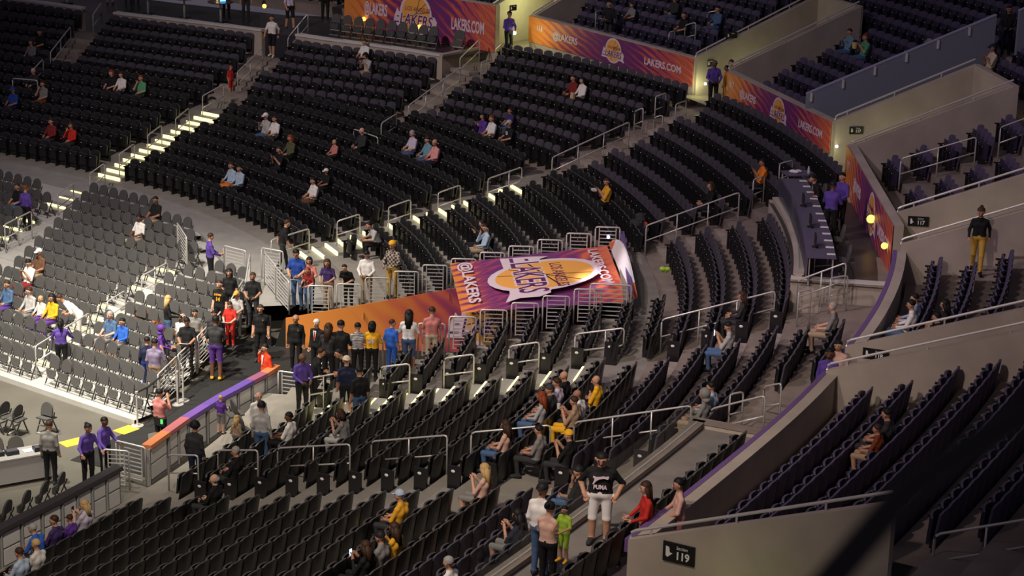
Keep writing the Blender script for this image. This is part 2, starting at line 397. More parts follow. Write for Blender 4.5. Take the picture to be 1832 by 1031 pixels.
for i, (a, b) in enumerate(PORTALS):      # head walls closing the passages
    if i == 0: continue
    oe = {0: 20.5, 1: 20.2, 2: 20.6, 3: 20.6, 4: 21.2, 5: 20.0}[i]
    wall_seg('wall_portal_head_%d' % (i+1), pos(a, oe), pos(b, oe), .2, 7.0 if i in (3, 4) else 4.9, wallz(oe), 7.0 if i in (3, 4) else 4.9, wallz(oe), M_CONCW, 'concrete head wall closing the end of a portal passage')
    wall_seg('wall_portal_back_%d' % (i+1), pos(a, oe+3), pos(b, oe+3), .2, 4.9, 7.5, 4.9, 7.5, M_CONCW, 'back wall inside a portal passage')
# blue-grey dividing wall in the upper right
wall_seg('wall_blue_divider', pos(18.2, 15.8), pos(18.2, 22.3), .12, 5.6, 6.95, 7.8, 9.4, M_BLUEW, 'long blue-grey divider wall climbing through the upper seats', .04, mat('blue_trim', (.3, .3, .42), .4))
b0, b1 = pos(18.2, 15.8), pos(18.2, 22.3)
for k in range(6):
    t = (k+.12)/6; x = b0[0]+(b1[0]-b0[0])*t; y = b0[1]+(b1[1]-b0[1])*t; z = 6.95+(9.4-6.95)*t
    MB().box(-.03, .03, -.12, -.05, -.28, .0).build('wall_bracket', M_CAP, bpy.data.objects['wall_blue_divider'], loc=(x, y, z), rotz=nang(18.2))
wall_seg('wall_blue_divider_upper', pos(18.0, 22.9), pos(18.0, 27), .12, 8.0, 9.6, 9.3, 11.2, M_BLUEW, 'upper piece of the blue-grey divider at the right edge', .04, MATS['blue_trim'])
# tunnel
tw = struct(MB().quad((TUN_X0, TUN_Y1, 0), (TUN_X1, TUN_Y1, 0), (TUN_X1, TUN_Y1, 3.0), (TUN_X0+.3, TUN_Y1, .9)).build('wall_tunnel_far', M_BLACK), 'dark far side wall of the tunnel', 'wall')
struct(MB().quad((-5.6, TUN_Y0, 0), (TUN_X1, TUN_Y0, 0), (TUN_X1, TUN_Y0, 3.0), (-5.4, TUN_Y0, .95)).build('wall_tunnel_near', M_BLACK), 'dark near side wall of the tunnel', 'wall')
struct(MB().box(TUN_X1, TUN_X1+.15, TUN_Y0-.2, TUN_Y1+.3, 2.2, 3.6).build('wall_tunnel_end', M_CONC), 'grey wall above the closed end of the tunnel', 'wall')
MB().box(TUN_X1+.12, TUN_X1+.24, TUN_Y0-.25, TUN_Y1+.35, 3.78, 3.87).build('wall_cap', M_PURPLE, bpy.data.objects['wall_tunnel_end'])
struct(MB().quad((-9.8, 55.6, .01), (-6.8, 58.0, .01), (TUN_X1, TUN_Y0, .01), (TUN_X1, TUN_Y1, .01), (-7.2, TUN_Y1, .01), (-8.0, 64.6, .01), (-9.6, 57.2, .01), (-11.5, 53.5, .01), (-9.2, 52.4, .01)).build('floor_tunnel_matting', M_MAT), 'black matting running along the tunnel floor', 'floor')

# ------------------------------------------------------------------ stairs in the aisles
def stairs(name, label, a, rows, tier, lit):
    root = struct(bpy.data.objects.new(name, None), label, 'stairs'); col.objects.link(root)
    for j in rows:
        if tier == 'L': o1 = (j+1)*RD; za, zb = zL(j), zL(j+1)
        else: o1 = None
        s0 = aisleS(a, o1 if o1 is not None else 9.3+RD*(j+1))
        if tier == 'F': o1 = oF(s0)+RD*(j+1); za, zb = zF(s0, j), zF(s0, j+1)
        x, y = pos(s0, o1); h = (zb-za)/2; rz = nang(s0)+PI/2
        stp = MB().box(-AW, AW, 0.002, .42, 0, h).build('step', M_STEP if tier == 'F' else M_PLAT, root, loc=(x, y, za+.001), rotz=rz)
        if lit: MB().box(-AW+.06, AW-.06, 0.42, .47, h-.13, h+.012).build('step_light', M_LED, stp)
        if lit: MB().box(-AW+.06, AW-.06, -.012, .035, h*2-.10, h*2+.012).build('step_light', M_LED, stp)
    return root
stairs('floor_stairs_far_left', 'aisle steps with glowing yellow edges in the far left block', 2, range(0, 7), 'L', True)
stairs('floor_stairs_far_corner', 'aisle steps with glowing yellow edges above the tunnel', 4, range(0, 9), 'L', True)
stairs('floor_stairs_near_corner', 'aisle steps with glowing yellow edges below the tunnel', 5, range(0, 9), 'L', True)
stairs('floor_stairs_near', 'aisle steps between the nearest seat rows', 6, range(-1, 9), 'L', False)
for a, n, l in [(1, 5, 'upper left corner'), (2, 5, 'far left block'), (3, 7, 'top centre'), (4, 7, 'far corner'), (5, 5, 'near corner'), (6, 4, 'near block'), (7, 4, 'press deck side')]:
    stairs('floor_stairs_fixed_%d' % a, 'brown concrete aisle steps of the %s' % l, a, range(0, n-1), 'F', False)

# ------------------------------------------------------------------ handrails
def round_path(pts, r=.09):
    out = [Vector(pts[0])]
    for i in range(1, len(pts)-1):
        p = Vector(pts[i]); a = (Vector(pts[i-1])-p); b = (Vector(pts[i+1])-p)
        ra = min(r, a.length*.45); rb = min(r, b.length*.45); a.normalize(); b.normalize()
        q0 = p+a*ra; q1 = p+b*rb
        out += [q0, (q0+q1)/4+p/2, q1]
    out.append(Vector(pts[-1])); return out
RAILH = .95
def handrail(L, R, label, posts=2, h=RAILH, grp='aisle handrails', loop=None, gz=None, mid=True):
    """rail from the pixels of its two upper corners; height above the steps is fixed"""
    if gz is None: A, B = hit(L[0], L[1], h), hit(R[0], R[1], h)
    else: A, B = ray(L[0], L[1], gz[0]+h), ray(R[0], R[1], gz[1]+h); A[2] = gz[0]; B[2] = gz[1]
    A, B = Vector(A), Vector(B); up_ = Vector((0, 0, h)); d = B-A
    t = thing('handrail', label, 'handrail', A, 0, grp); a, b = Vector((0, 0, 0)), d
    if loop == 'R': pts = [a, a+up_, b+up_, b+up_*.5, a+up_*.5]
    elif loop == 'L': pts = [b, b+up_, a+up_, a+up_*.5, b+up_*.5]
    else: pts = [a, a+up_, b+up_, b]
    MB().tube(round_path(pts), .024, 6).build('rail_frame', M_RAIL, t, smooth=True)
    if loop is None and mid: MB().tube([a+up_*.5, b+up_*.5], .02, 6).build('middle_rail', M_RAIL, t, smooth=True)
    n = posts-2 if loop is None else 1
    for k in range(n):
        f = (k+1)/(n+1) if loop is None else (.62 if loop == 'R' else .38)
        p = a.lerp(b, f); MB().tube([p, p+up_], .02, 6).build('post', M_RAIL, t, smooth=True)
    return t
HR = [
 ((362,172),(400,151),2,'far left lit aisle, topmost'),((314,213),(338,193),2,'far left lit aisle, second from its top'),((264,242),(289,224),2,'far left lit aisle, third from its top'),
 ((213,276),(240,257),2,'far left lit aisle, fourth from its top'),((160,311),(187,292),2,'far left lit aisle, fifth from its top'),((103,348),(131,328),2,'far left lit aisle, sixth from its top'),
 ((425,129),(470,85),3,'brown stairs beside the boy in red'),((515,68),(551,24),3,'brown stairs right of the man in white and black shorts'),
 ((731,189),(823,121),4,'brown stairs of the top centre, long'),((823,104),(858,70),2,'dark deck corner at the top centre stairs'),((861,113),(871,107),2,'narrow hoop right of the top centre stairs'),((886,88),(897,79),2,'narrow hoop below the yellow-lit portal'),
 ((682,221),(709,204),2,'foot of the top centre stairs'),((90,94),(126,48),3,'brown stairs in the upper left corner'),((60,124),(77,106),2,'foot of the upper left stairs'),((166,27),(181,5),2,'top of the upper left stairs'),
 ((603,396),(644,383),2,'lit aisle above the tunnel, second from its foot'),((695,371),(735,357),2,'lit aisle above the tunnel, third from its foot'),((784,345),(824,331),2,'lit aisle above the tunnel, fourth from its foot'),
 ((988,282),(1126,218),4,'brown stairs of the far corner, long'),((1136,199),(1151,193),2,'tall narrow hoop at the top of the long far corner rail'),((1173,173),(1192,166),2,'tallest narrow hoop left of the top centre portal'),((1171,210),(1186,206),2,'low narrow hoop of the far corner stairs'),((1209,187),(1228,180),2,'narrow hoop just below the top centre portal'),
 ((1156,404),(1323,344),4,'dark stairs right of the tunnel end, long'),((1348,322),(1368,314),2,'narrow hoop left of the press table'),((1395,293),(1418,287),2,'narrow hoop behind the press table'),
 ((681,657),(733,651),2,'lit aisle below the tunnel, second from its foot'),((795,641),(848,634),2,'lit aisle below the tunnel, third from its foot'),((911,620),(965,612),2,'lit aisle below the tunnel, fourth from its foot'),
 ((1184,572),(1387,521),4,'dark rows below the press deck, long'),((1427,502),(1514,470),3,'steps up to the press deck'),((1429,522),(1451,518),2,'low hoop below the press deck steps'),((1486,498),(1517,493),2,'hoop at the head of the press deck steps'),
 ((390,806),(461,806),2,'nearest aisle, second from the court'),((497,802),(626,795),3,'nearest aisle, third from the court'),((665,790),(800,779),3,'nearest aisle, fourth from the court'),((843,774),(985,761),3,'nearest aisle, fifth from the court'),
 ((1028,756),(1237,726),4,'glass deck corner, long'),((1272,732),(1369,708),2,'right of the hooded spectator'),((1306,706),(1330,701),2,'narrow hoop right of the hooded spectator'),((1367,692),(1398,686),2,'hoop at the purple padded wall'),
 ((1612,284),(1747,245),3,'blue upper seats, long'),((1790,228),(1850,206),2,'right edge above the blue upper seats'),
 ((1066,20),(1079,20),2,'leftmost hoop above the centre banner'),((1197,58),(1207,55),2,'hoop above the last letters of the centre banner'),((1226,45),(1245,40),2,'tall hoop at the right end of the centre banner'),((1266,22),(1286,19),2,'hoop behind the right end of the centre banner'),
 ((1673,957),(1860,926),3,'bottom right corner'),
]
for L, R, n, l in HR: handrail(L, R, 'pale metal handrail, ' + l, n)
for L, R, z_, l in [((253,494),(300,470),(.52,.62),'upper steps among the folding chairs'),((192,540),(224,520),(.42,.48),'middle steps among the folding chairs'),((63,620),(160,560),(.18,.36),'lower steps among the folding chairs'),((8,402),(56,378),(.62,.72),'left edge steps below the lit aisle')]:
    handrail(L, R, 'pale metal handrail, ' + l, 3 if R[0]-L[0] > 45 else 2, .95, gz=z_)
handrail((301, 814), (354, 815), 'pale metal handrail, nearest aisle, first beside the court', 2)
handrail((485, 430), (553, 409), 'looped metal handrail at the foot of the lit aisle above the tunnel', 2, loop='L')
handrail((873, 320), (934, 299), 'looped metal handrail at the head of the lit aisle above the tunnel', 2, loop='R')
handrail((541, 679), (640, 662), 'looped metal handrail at the foot of the lit aisle below the tunnel', 2, loop='L')
handrail((1029, 598), (1117, 587), 'looped metal handrail at the head of the lit aisle below the tunnel', 2, loop='R')
handrail((633, 231), (676, 246), 'low bracket rail along the row end beside the pink-faced spectator', 2, h=.9, mid=False)
handrail((22, 140), (67, 144), 'low bracket rail along the row end in the upper left', 2, h=.9, mid=False)

# ------------------------------------------------------------------ guard panels along the tunnel
_bar = {}
def guard(A, B, label, h=1.05, grp='guard panels along the tunnel', n=8):
    A, B = Vector(A), Vector(B); t = thing('guard_panel', label, 'guard rail', A, 0, grp); d = B-A; u = Vector((0, 0, h)); L = d.length
    e = d*(.04/L); f = d*(.16/L)
    MB().tube(round_path([e, e+u, d-e+u, d-e], .07), .026, 6).build('panel_frame', M_RAIL, t, smooth=True)
    for q in (f, d-f): MB().bar(q+u*.10, q+u*.97, .035, .03, (1, 0, 0)).build('upright', M_RAIL, t)
    for k in range(n):
        z = u*(.12+.76*k/(n-1)); MB().bar(f+z, d-f+z, .022, .022).build('bar', M_RAIL, t)
    return t
def row_x(o, y):        # x where a row offset meets the tunnel side
    s = 13
    for _ in range(30):
        x, yy = pos(s, o); s += (y-yy)*.6
    return x
ordn = ['first', 'second', 'third', 'fourth', 'fifth', 'sixth', 'seventh', 'eighth', 'ninth', 'tenth', 'eleventh', 'twelfth']
for i in range(-1, 10):
    for y, w in ((TUN_Y1+.06, 'far'), (TUN_Y0-.06, 'near')):
        xa, xb = row_x(i*RD, y), row_x((i+1)*RD, y)
        if w == 'near' and i in (-1, 9): continue
        guard((xa+.02, y, zL(i) if i >= 0 else .92), (xb-.02, y, zL(i) if i >= 0 else .92), 'silver guard panel on the %s side of the tunnel, %s from the court' % (w, ordn[i+1]))
g = guard((2.1, TUN_Y0-.5, 3.0), (3.3, TUN_Y0-.6, 3.0), 'silver guard panel closing the near corner at the end of the tunnel banner', 1.15)
P = [(-9.78, 57.2, .02), (-9.45, 58.7, .1), (-9.12, 60.2, .15), (-8.80, 61.7, .25), (-8.5, 63.2, .4), (-8.3, 64.6, .6)]
for k in range(5): guard(P[k], P[k+1], 'silver guard panel beside the folding chairs, %s from the court end' % ordn[k], 1.1)
guard((-8.25, 64.7, .6), (-8.35, 66.6, .9), 'silver sloping guard panel climbing to the walkway left of the tunnel', 1.05)
guard((-6.75, 63.3, 1.0), (-7.35, 64.9, 1.0), 'silver guard panel at the tunnel corner under the blue-shirted spectator', 1.05)
guard((-7.35, 65.0, 1.0), (-7.9, 66.6, .95), 'silver guard panel between the tunnel corner and the walkway', 1.05)
guard((-9.35, 67.6, .9), (-8.5, 67.0, .9), 'silver gate panel at the edge of the walkway, left of the stair gap', 1.0)
guard((-8.1, 67.3, .95), (-7.3, 66.9, .95), 'silver gate panel at the edge of the walkway, right of the stair gap', 1.0)
guard((-11.2, 70.0, .9), (-10.6, 68.2, .9), 'silver barrier panel beside the purple-shirted usher on the walkway', 1.05)
struct(MB().quad((-7.3, TUN_Y1, 0), (-8.25, 64.7, 0), (-8.25, 64.7, .7), (-7.3, TUN_Y1+.0, 1.0)).build('wall_tunnel_wing', M_BLACK), 'black wing wall at the far corner of the tunnel mouth', 'wall')
guard((-6.55, 58.0, .02), (-5.75, 57.75, .02), 'silver gate panel at the end of the purple rail, left one', 1.05)
guard((-5.7, 57.7, .3), (-4.7, 57.6, .5), 'silver gate panel right of the purple rail end behind the usher', 1.05)

# ------------------------------------------------------------------ stadium seats
def curved(mb, w, y0, bulge, z0, z1, zc, th, tilt, n=6, m=0, rim=1):
    """curved vertical panel: x across, y forward; zc extra height in the middle of the top edge"""
    pts = []
    for k in range(n+1):
        x = -w+2*w*k/n; q = 1-(x/w)**2; pts.append((x, y0+bulge*q, z1+zc*q-(.035 if k in (0, n) else 0)))
    b = len(mb.v)
    for x, y, zt in pts:
        for (yy, zz) in ((y-th/2, z0), (y+th/2, z0), (y+th/2-tilt, zt), (y-th/2-tilt, zt)): mb.v.append((x, yy, zz))
    for k in range(n):
        a = b+4*k; c = a+4
        for i, mm in ((0, m), (1, m), (2, rim), (3, m)):
            j = (i+1) % 4; mb.f.append((a+i, c+i, c+j, a+j)); mb.m.append(mm)
    mb.f.append((b, b+1, b+2, b+3)); mb.f.append((b+4*n+3, b+4*n+2, b+4*n+1, b+4*n)); mb.m += [m, m]
    return mb
def seat_meshes(kind):
    if kind == 'plastic': mb_, mp_, rim = M_SEATP, M_SEATPAN, M_SEATSHEEN; zt = .80
    elif kind == 'violet': mb_, mp_, rim = M_SEATU, M_PANU, M_SEATU; zt = .86
    else: mb_, mp_, rim = M_SEATF, M_SEATPAN, M_SEATF; zt = .86
    back = curved(MB(), .245, -.03, -.06, .14, zt, .04, .04, .10)
    pan = curved(MB(), .22, .05, .06, .26, zt-.10, .01, .045, .04)
    pan.hexa([(-.03, .135, .60), (.03, .135, .60), (.03, .135, .62), (-.03, .135, .62)], [(-.03, .142, .60), (.03, .142, .60), (.03, .142, .62), (-.03, .142, .62)], 2)
    down = MB()      # seat lowered for a sitter
    down.hexa([(-.21, -.02, .38), (.21, -.02, .38), (.20, .40, .41), (-.20, .40, .41)], [(-.21, -.02, .43), (.21, -.02, .43), (.20, .40, .46), (-.20, .40, .46)])
    fr = MB(); fr.box(.235, .275, -.06, .16, 0, .56); fr.box(.228, .282, -.10, .22, .56, .60); fr.box(-.24, .24, -.04, .0, .30, .36)
    return (fr.mesh('stadium_seat', [M_SEATPAN]), back.mesh('backrest', [mb_, rim]), pan.mesh('seat_pan', [mp_, rim, M_PLATEGLINT]), down.mesh('seat_pan_down', [mp_ if kind == 'plastic' else mb_]))
SM = {'plastic': seat_meshes('plastic'), 'padded': seat_meshes('padded'), 'violet': seat_meshes('violet')}
SEATS = []
PITCH_S = .525
def blocked(s, o, tier, row):
    x, y = pos(s, o)
    if tier == 'L':
        for a in (2, 4, 5, 6):
            if abs(s-aisleS(a, o))*(1 if a in (2, 6) else 1.25) < AW+.27: return True
        if TUN_Y0-.35 < y < TUN_Y1+.4 and x < 4.3: return True
        if row < 0 and s > 5.0: return True
        if row == 0 and 8.2 < s < 22.5: return True
        if row <= 1 and 9.0 < s < 20.5: return True
    elif tier == 'F':
        for a in (1, 2, 3, 4, 5, 6, 7):
            if abs(s-aisleS(a, o))*(1+.03*o if a in (4, 5, 7, 3) else 1.05) < AW+.27: return True
        if row >= 4 and (.6 < s < 4.4 or 6.6 < s < 9.6): return True
        if row >= 4 and 13.9 < s < 15.0: return True
        if o > oW(s)-.15: return True
        f = fsec(s)
        for e in (f[0], f[1]):
            if abs(s-e) < .2 and row >= 4: return True
    else:
        if row < 6 and in_portal(s, .25): return True
        if row >= 5 and -9.6 < s < -6.0: return True
        for c in (13.6, 23.9, 18.2, -1e3):
            if abs(s-c)*1.4 < (.75 if c != 18.2 else .45): return True
    return False
def add_row(tier, row, of, z, s0, s1, kind):
    s = s0; sec = 0; run = []
    while s < s1:
        o = of(s); x, y = pos(s, o)
        k = 1+o*(np.interp(s+.5, SS, TAU)-np.interp(s-.5, SS, TAU))
        if not blocked(s, o, tier, row):
            zz = z(s) if callable(z) else z
            u, v = proj((x, y, zz+.4))
            if -70 < u < W+90 and -60 < v < H+70:
                SEATS.append(dict(p=(x, y, zz), yaw=nang(s)+PI/2, tier=tier, row=row, s=s, o=o, kind=kind, used=False, dist=math.hypot(math.hypot(x, y), CAMZ-zz), uv=(u, v)))
        s += PITCH_S/max(.6, k)
for i in range(-1, 11):
    add_row('L', i, lambda s, i=i: i*RD+.68 if (i+1)*RD < oF(s)+.15 else 999, zL(i), S_LO, S_HI, 'plastic')
SEATS = [q for q in SEATS if q['o'] < 900]
for (a, b, nr, kind) in FSEC:
    for j in range(nr): add_row('F', j, lambda s, j=j: oF(s)+RD*j+.68, lambda s, j=j: zF(s, j), max(a, S_LO)+.1, min(b, S_HI), 'padded')
for k in range(NU): add_row('U', k, lambda s, k=k: oW(s)+.3+RD*k+.68, zU(k), S_LO, S_HI, 'violet')
for s in np.concatenate([np.arange(-7.4, -4.05, .5), np.arange(-3.7, -.1, .5)]):
    x, y = pos(s, 14.45); SEATS.append(dict(p=(x, y, DECKZ), yaw=nang(s)+PI/2, tier='D', row=0, s=float(s), o=14.45, kind='plastic', used=False, dist=30, uv=proj((x, y, DECKZ+.4))))

def deck_at(px, d, lo_=36.0, hi_=49.9):
    for _ in range(40):
        s = (lo_+hi_)/2; x, y = pos(s, oF(s)+RD*5+d); u = proj((x, y, deckz(s)))[0]
        if u > px: lo_ = s
        else: hi_ = s
    return np.array([x, y, deckz(s)])

# ------------------------------------------------------------------ banners
def banner_mat(name, stops, streak=.5, ang=.6):
    m = bpy.data.materials.new(name); m.use_nodes = True; nt = m.node_tree; b = nt.nodes['Principled BSDF']; b.inputs['Roughness'].default_value = .55
    tc = nt.nodes.new('ShaderNodeTexCoord'); sx = nt.nodes.new('ShaderNodeSeparateXYZ'); nt.links.new(tc.outputs['Generated'], sx.inputs[0])
    wv = nt.nodes.new('ShaderNodeTexWave'); wv.inputs['Scale'].default_value = 2.2; wv.inputs['Distortion'].default_value = 5; wv.inputs['Detail'].default_value = 3
    mp = nt.nodes.new('ShaderNodeMapping'); mp.inputs['Rotation'].default_value = (0, ang, 0); mp.inputs['Scale'].default_value = (2.2, 1, 1.0)
    nt.links.new(tc.outputs['Generated'], mp.inputs[0]); nt.links.new(mp.outputs[0], wv.inputs[0])
    ma = nt.nodes.new('ShaderNodeMath'); ma.operation = 'MULTIPLY_ADD'; ma.inputs[1].default_value = .22*streak; nt.links.new(wv.outputs['Fac'], ma.inputs[0])
    nt.links.new(sx.outputs['X'], ma.inputs[2])
    m2 = nt.nodes.new('ShaderNodeMath'); m2.operation = 'SUBTRACT'; m2.inputs[1].default_value = .11*streak; nt.links.new(ma.outputs[0], m2.inputs[0])
    cr = nt.nodes.new('ShaderNodeValToRGB'); nt.links.new(m2.outputs[0], cr.inputs[0]); el = cr.color_ramp.elements
    while len(el) < len(stops): el.new(.5)
    for e, (p, c) in zip(el, stops): e.position = p; e.color = (*c, 1)
    nt.links.new(cr.outputs[0], b.inputs['Base Color']); return m
OR, OR2, MG, PU, DP = srgb(226, 140, 62), srgb(214, 108, 70), srgb(168, 66, 92), srgb(112, 48, 112), srgb(80, 34, 84)
M_BAN = banner_mat('banner_print', [(0, OR), (.10, OR), (.2, OR2), (.3, MG), (.42, PU), (.68, PU), (.78, MG), (.86, OR2), (.9, MG), (1, OR2)], 1.0)
M_BAN2 = banner_mat('banner_print_tunnel', [(0, OR), (.25, OR), (.42, OR2), (.55, MG), (.7, DP), (1, DP)], .5)
M_BAN3 = banner_mat('banner_print_canopy', [(0, OR), (.08, OR2), (.14, PU), (.24, MG), (.32, PU), (.62, PU), (.75, MG), (.84, OR2), (1, OR2)], .9, 1.2)
M_LOGO_O = mat('logo_gold', srgb(240, 170, 80), .5); M_LOGO_P = mat('logo_purple', srgb(96, 32, 92), .5); M_LOGO_W = mat('logo_white', srgb(225, 205, 215), .5); M_LOGO_K = mat('logo_line', srgb(60, 40, 30), .6)
def put(me, name, parent, x, y, sx, sy, mt, d=.012, rot=0):
    o = bpy.data.objects.new(name, me); col.objects.link(o); o.parent = parent
    o.matrix_local = Matrix.Translation((x, -d, y)) @ Matrix.Rotation(PI/2, 4, 'X') @ Matrix.Rotation(rot, 4, 'Z') @ Matrix.Diagonal((sx, sy, .12, 1))
    if not me.materials: me.materials.append(mt)
    o.material_slots[0].link = 'OBJECT'; o.material_slots[0].material = mt; return o
def flat(pts, name, parent, mt, d0, d1):
    """flat printed shape in the panel plane, pts in (x, z), between depth d0 and d1 in front of the panel"""
    return MB().hexa([(x, -d0, z) for x, z in pts], [(x, -d1, z) for x, z in pts]).build(name, mt, parent)
def disc(cx, cy, r, n=28, a0=0, a1=2*PI): return [(cx+r*math.cos(a0+(a1-a0)*k/n), cy+r*math.sin(a0+(a1-a0)*k/n)) for k in range(n)]
def logo(parent, cx, cy, w):
    q = lambda pts: [(cx+x*w, cy+y*w) for x, y in pts]
    flat(q(disc(0, .06, .375)), 'logo_outline', parent, M_LOGO_W, .011, .014)
    bk = flat(q([(-.54, -.19), (-.49, .02), (-.44, .13), (-.40, .07), (.44, .06), (.50, -.02), (.47, -.14), (.53, -.24), (.36, -.20), (.1, -.18)]), 'logo_backing', parent, M_LOGO_W, .0105, .0135)
    ball = flat(q(disc(0, .06, .325)), 'logo_ball', parent, M_LOGO_O, .014, .017)
    for ang in (.25, .75, 1.25):
        d = Vector((math.cos(ang), math.sin(ang))); n = Vector((-d.y, d.x))*.006
        a, b = Vector((0, .06))-d*.318, Vector((0, .06))+d*.318
        flat(q([a-n, b-n, b+n, a+n]), 'ball_line', ball, M_LOGO_K, .017, .0185)
    for k in range(4):
        y = -.18+.05*k; flat(q([(-.54+.03*k, y), (-.40, y), (-.39, y+.024), (-.53+.03*k, y+.024)]), 'speed_line', bk, M_LOGO_P if k % 2 else M_LOGO_W, .0165, .019)
    put(TXT[('LAKERS', .22, .06)], 'lettering', bk, cx, cy-.05*w, .225*w, .27*w, M_LOGO_W, .019)
    put(TXT[('LAKERS', .22, .01)], 'lettering', bk, cx, cy-.05*w, .225*w, .27*w, M_LOGO_P, .023)
    put(TXT[('LOS ANGELES', .22, 0)], 'lettering', ball, cx+.04*w, cy+.15*w, .095*w, .11*w, M_LOGO_P, .021)
def frame_obj(name, A, B, upv=None, label='', cat='banner', grp=None):
    A, B = Vector(A), Vector(B); ex = (B-A).normalized(); uz = Vector(upv) if upv is not None else Vector((0, 0, 1))
    ey = uz.cross(ex).normalized(); ez = ex.cross(ey).normalized()
    o = bpy.data.objects.new(name, None); o.empty_display_size = .1; col.objects.link(o); tag(o, label, cat, grp)
    o.matrix_world = Matrix(((ex.x, ey.x, ez.x, A.x), (ex.y, ey.y, ez.y, A.y), (ex.z, ey.z, ez.z, A.z), (0, 0, 0, 1)))
    return o, (B-A).length
def banner(A, B, h, label, num, mt=None, fr=(.10, .26, .56, .83), shear_top=0):
    o, L = frame_obj('banner', A, B, None, label, 'banner', 'printed banners around the bowl')
    MB().hexa([(0, 0, 0), (L, 0, 0), (L, .02, 0), (0, .02, 0)], [(0, 0, h), (L, 0, h), (L, .02, h), (0, .02, h)]).build('banner_sheet', mt or M_BAN, o)
    if num: put(TXT[(num, 0, .03)], 'lettering', o, L*.075, h*.62, h*.24, h*.30, M_LOGO_W)
    put(TXT[('@LAKERS', .0, .025)], 'lettering', o, L*fr[1], h*.48, L*.036, h*.36, M_LOGO_W)
    put(TXT[('LAKERS.COM', 0, .025)], 'lettering', o, L*fr[3], h*.46, L*.036, h*.36, M_LOGO_W)
    logo(o, L*fr[2], h*.45, h*1.25); return o
def b3(px, py, z): return tuple(ray(px, py, z))
banner(b3(616, 45, 4.95), b3(884, 94, 4.97), 1.85, 'purple and orange banner with team logo behind the dark deck chairs', None, None, (.1, .22, .49, .83))
A116, B116 = b3(945, 74, 5.45), b3(1238, 155, 5.45)
banner(A116, B116, 1.02, 'purple and orange banner numbered 116 above the centre rows', '116', None, (.1, .24, .54, .83))
A117, B117 = b3(1295, 177, 5.45), b3(1483, 274, 5.45)
banner(A117, B117, 1.0, 'purple and orange banner numbered 117 facing the lit rows', '117', None, (.1, .24, .54, .83))
A7b, B7b = b3(1509, 335, 5.15), b3(1590, 490, 5.15)
banner(A7b, B7b, 1.32, 'purple banner with team logo along the wall behind the press table', '117', None, (.1, .30, .62, .86))
# walls that carry the banners
def back_wall(name, A, B, z0, z1, label):
    A, B = Vector(A), Vector(B); d = (B-A).normalized(); n = Vector((-d.y, d.x, 0)).normalized(); n = n if n.dot(Vector((A.x, A.y, 0))) > 0 else -n
    a, b = A+n*.05, B+n*.05; c, e = B+n*.3, A+n*.3
    struct(MB().hexa([(*a.xy, z0), (*b.xy, z0), (*c.xy, z0), (*e.xy, z0)], [(*a.xy, z1), (*b.xy, z1), (*c.xy, z1), (*e.xy, z1)]).build(name, M_CONCW), label, 'wall')
back_wall('wall_banner_115', b3(616, 45, 4.95), b3(884, 94, 4.97), 4.6, 6.85, 'wall behind the banner on the dark deck')
back_wall('wall_banner_116', A116, B116, 4.3, 6.5, 'wall behind the centre banner')
back_wall('wall_banner_117', A117, B117, 4.3, 6.48, 'wall behind the banner numbered 117')
back_wall('wall_banner_press', A7b, B7b, 4.9, 6.5, 'wall behind the banner at the press table')
# tunnel banner and canopy
def vhit(px, py, Y):
    d = cF + cR*(px-W/2)/FPX - cU*(py-H/2)/FPX; t = Y/d[1]; return np.array([t*d[0], Y, CAMZ+t*d[2]])
o, L = frame_obj('tunnel_banner', (-6.85, TUN_Y1-.05, 0), (2.5, TUN_Y1-.05, 0), None, 'orange to purple banner on the far side wall of the tunnel', 'banner')
MB().hexa([(0, 0, .0), (L, 0, .0), (L, .02, .0), (0, .02, .0)], [(0, 0, .95), (L, 0, 2.95), (L, .02, 2.95), (0, .02, .95)]).build('banner_sheet', M_BAN2, o)
logo(o, 6.3, .95, 2.6)
TL, BL, TR, BR = vhit(805, 472, TUN_Y1-.02), vhit(826, 560, TUN_Y0+.15), vhit(1086, 440, TUN_Y1-.02), vhit(1126, 540, TUN_Y0+.15)
exv = Vector(BL)-Vector(TL); eyv = Vector(TR)-Vector(TL); nrm = exv.cross(eyv).normalized()
if nrm.z < 0: nrm = -nrm
cv = bpy.data.objects.new('tunnel_canopy', None); col.objects.link(cv); tag(cv, 'large purple banner canopy with sideways team logo stretched over the tunnel', 'banner')
ex = exv.normalized(); ez = nrm.cross(ex).normalized()*-1
if ez.dot(eyv) < 0: ez = -ez
ey = ez.cross(ex)       # local -y faces up
cv.matrix_world = Matrix(((ex.x, ey.x, ez.x, TL[0]), (ex.y, ey.y, ez.y, TL[1]), (ex.z, ey.z, ez.z, TL[2]), (0, 0, 0, 1)))
inv_c = cv.matrix_world.inverted()
cc = [inv_c @ Vector(p) for p in (TL, BL, BR, TR)]
upd = -1 if (cv.matrix_world.to_3x3() @ Vector((0, -1, 0))).z > 0 else 1
mbc = MB(); N = 10       # slightly sagging sheet
def cpt(u, v, dd): 
    p = cc[0]*(1-u)*(1-v)+cc[1]*u*(1-v)+cc[2]*u*v+cc[3]*(1-u)*v; return (p.x, p.y-upd*(-1)*0 + (.10*math.sin(PI*u)*math.sin(PI*v))*(1 if upd < 0 else -1) + dd, p.z)
me_v = [[cpt(i/N, j/N, 0) for j in range(N+1)] for i in range(N+1)]
for i in range(N):
    for j in range(N): mbc.quad(me_v[i][j], me_v[i+1][j], me_v[i+1][j+1], me_v[i][j+1])
CW, CL = (cc[1]-cc[0]).length, (cc[3]-cc[0]).length
M_BANC = banner_mat('banner_print_canopy', [(0, OR), (.05, OR2), (.12, PU), (.2, MG), (.28, PU), (.70, PU), (.82, MG), (.92, OR2), (1, OR2)], .8, 0.9)
_nt = M_BANC.node_tree
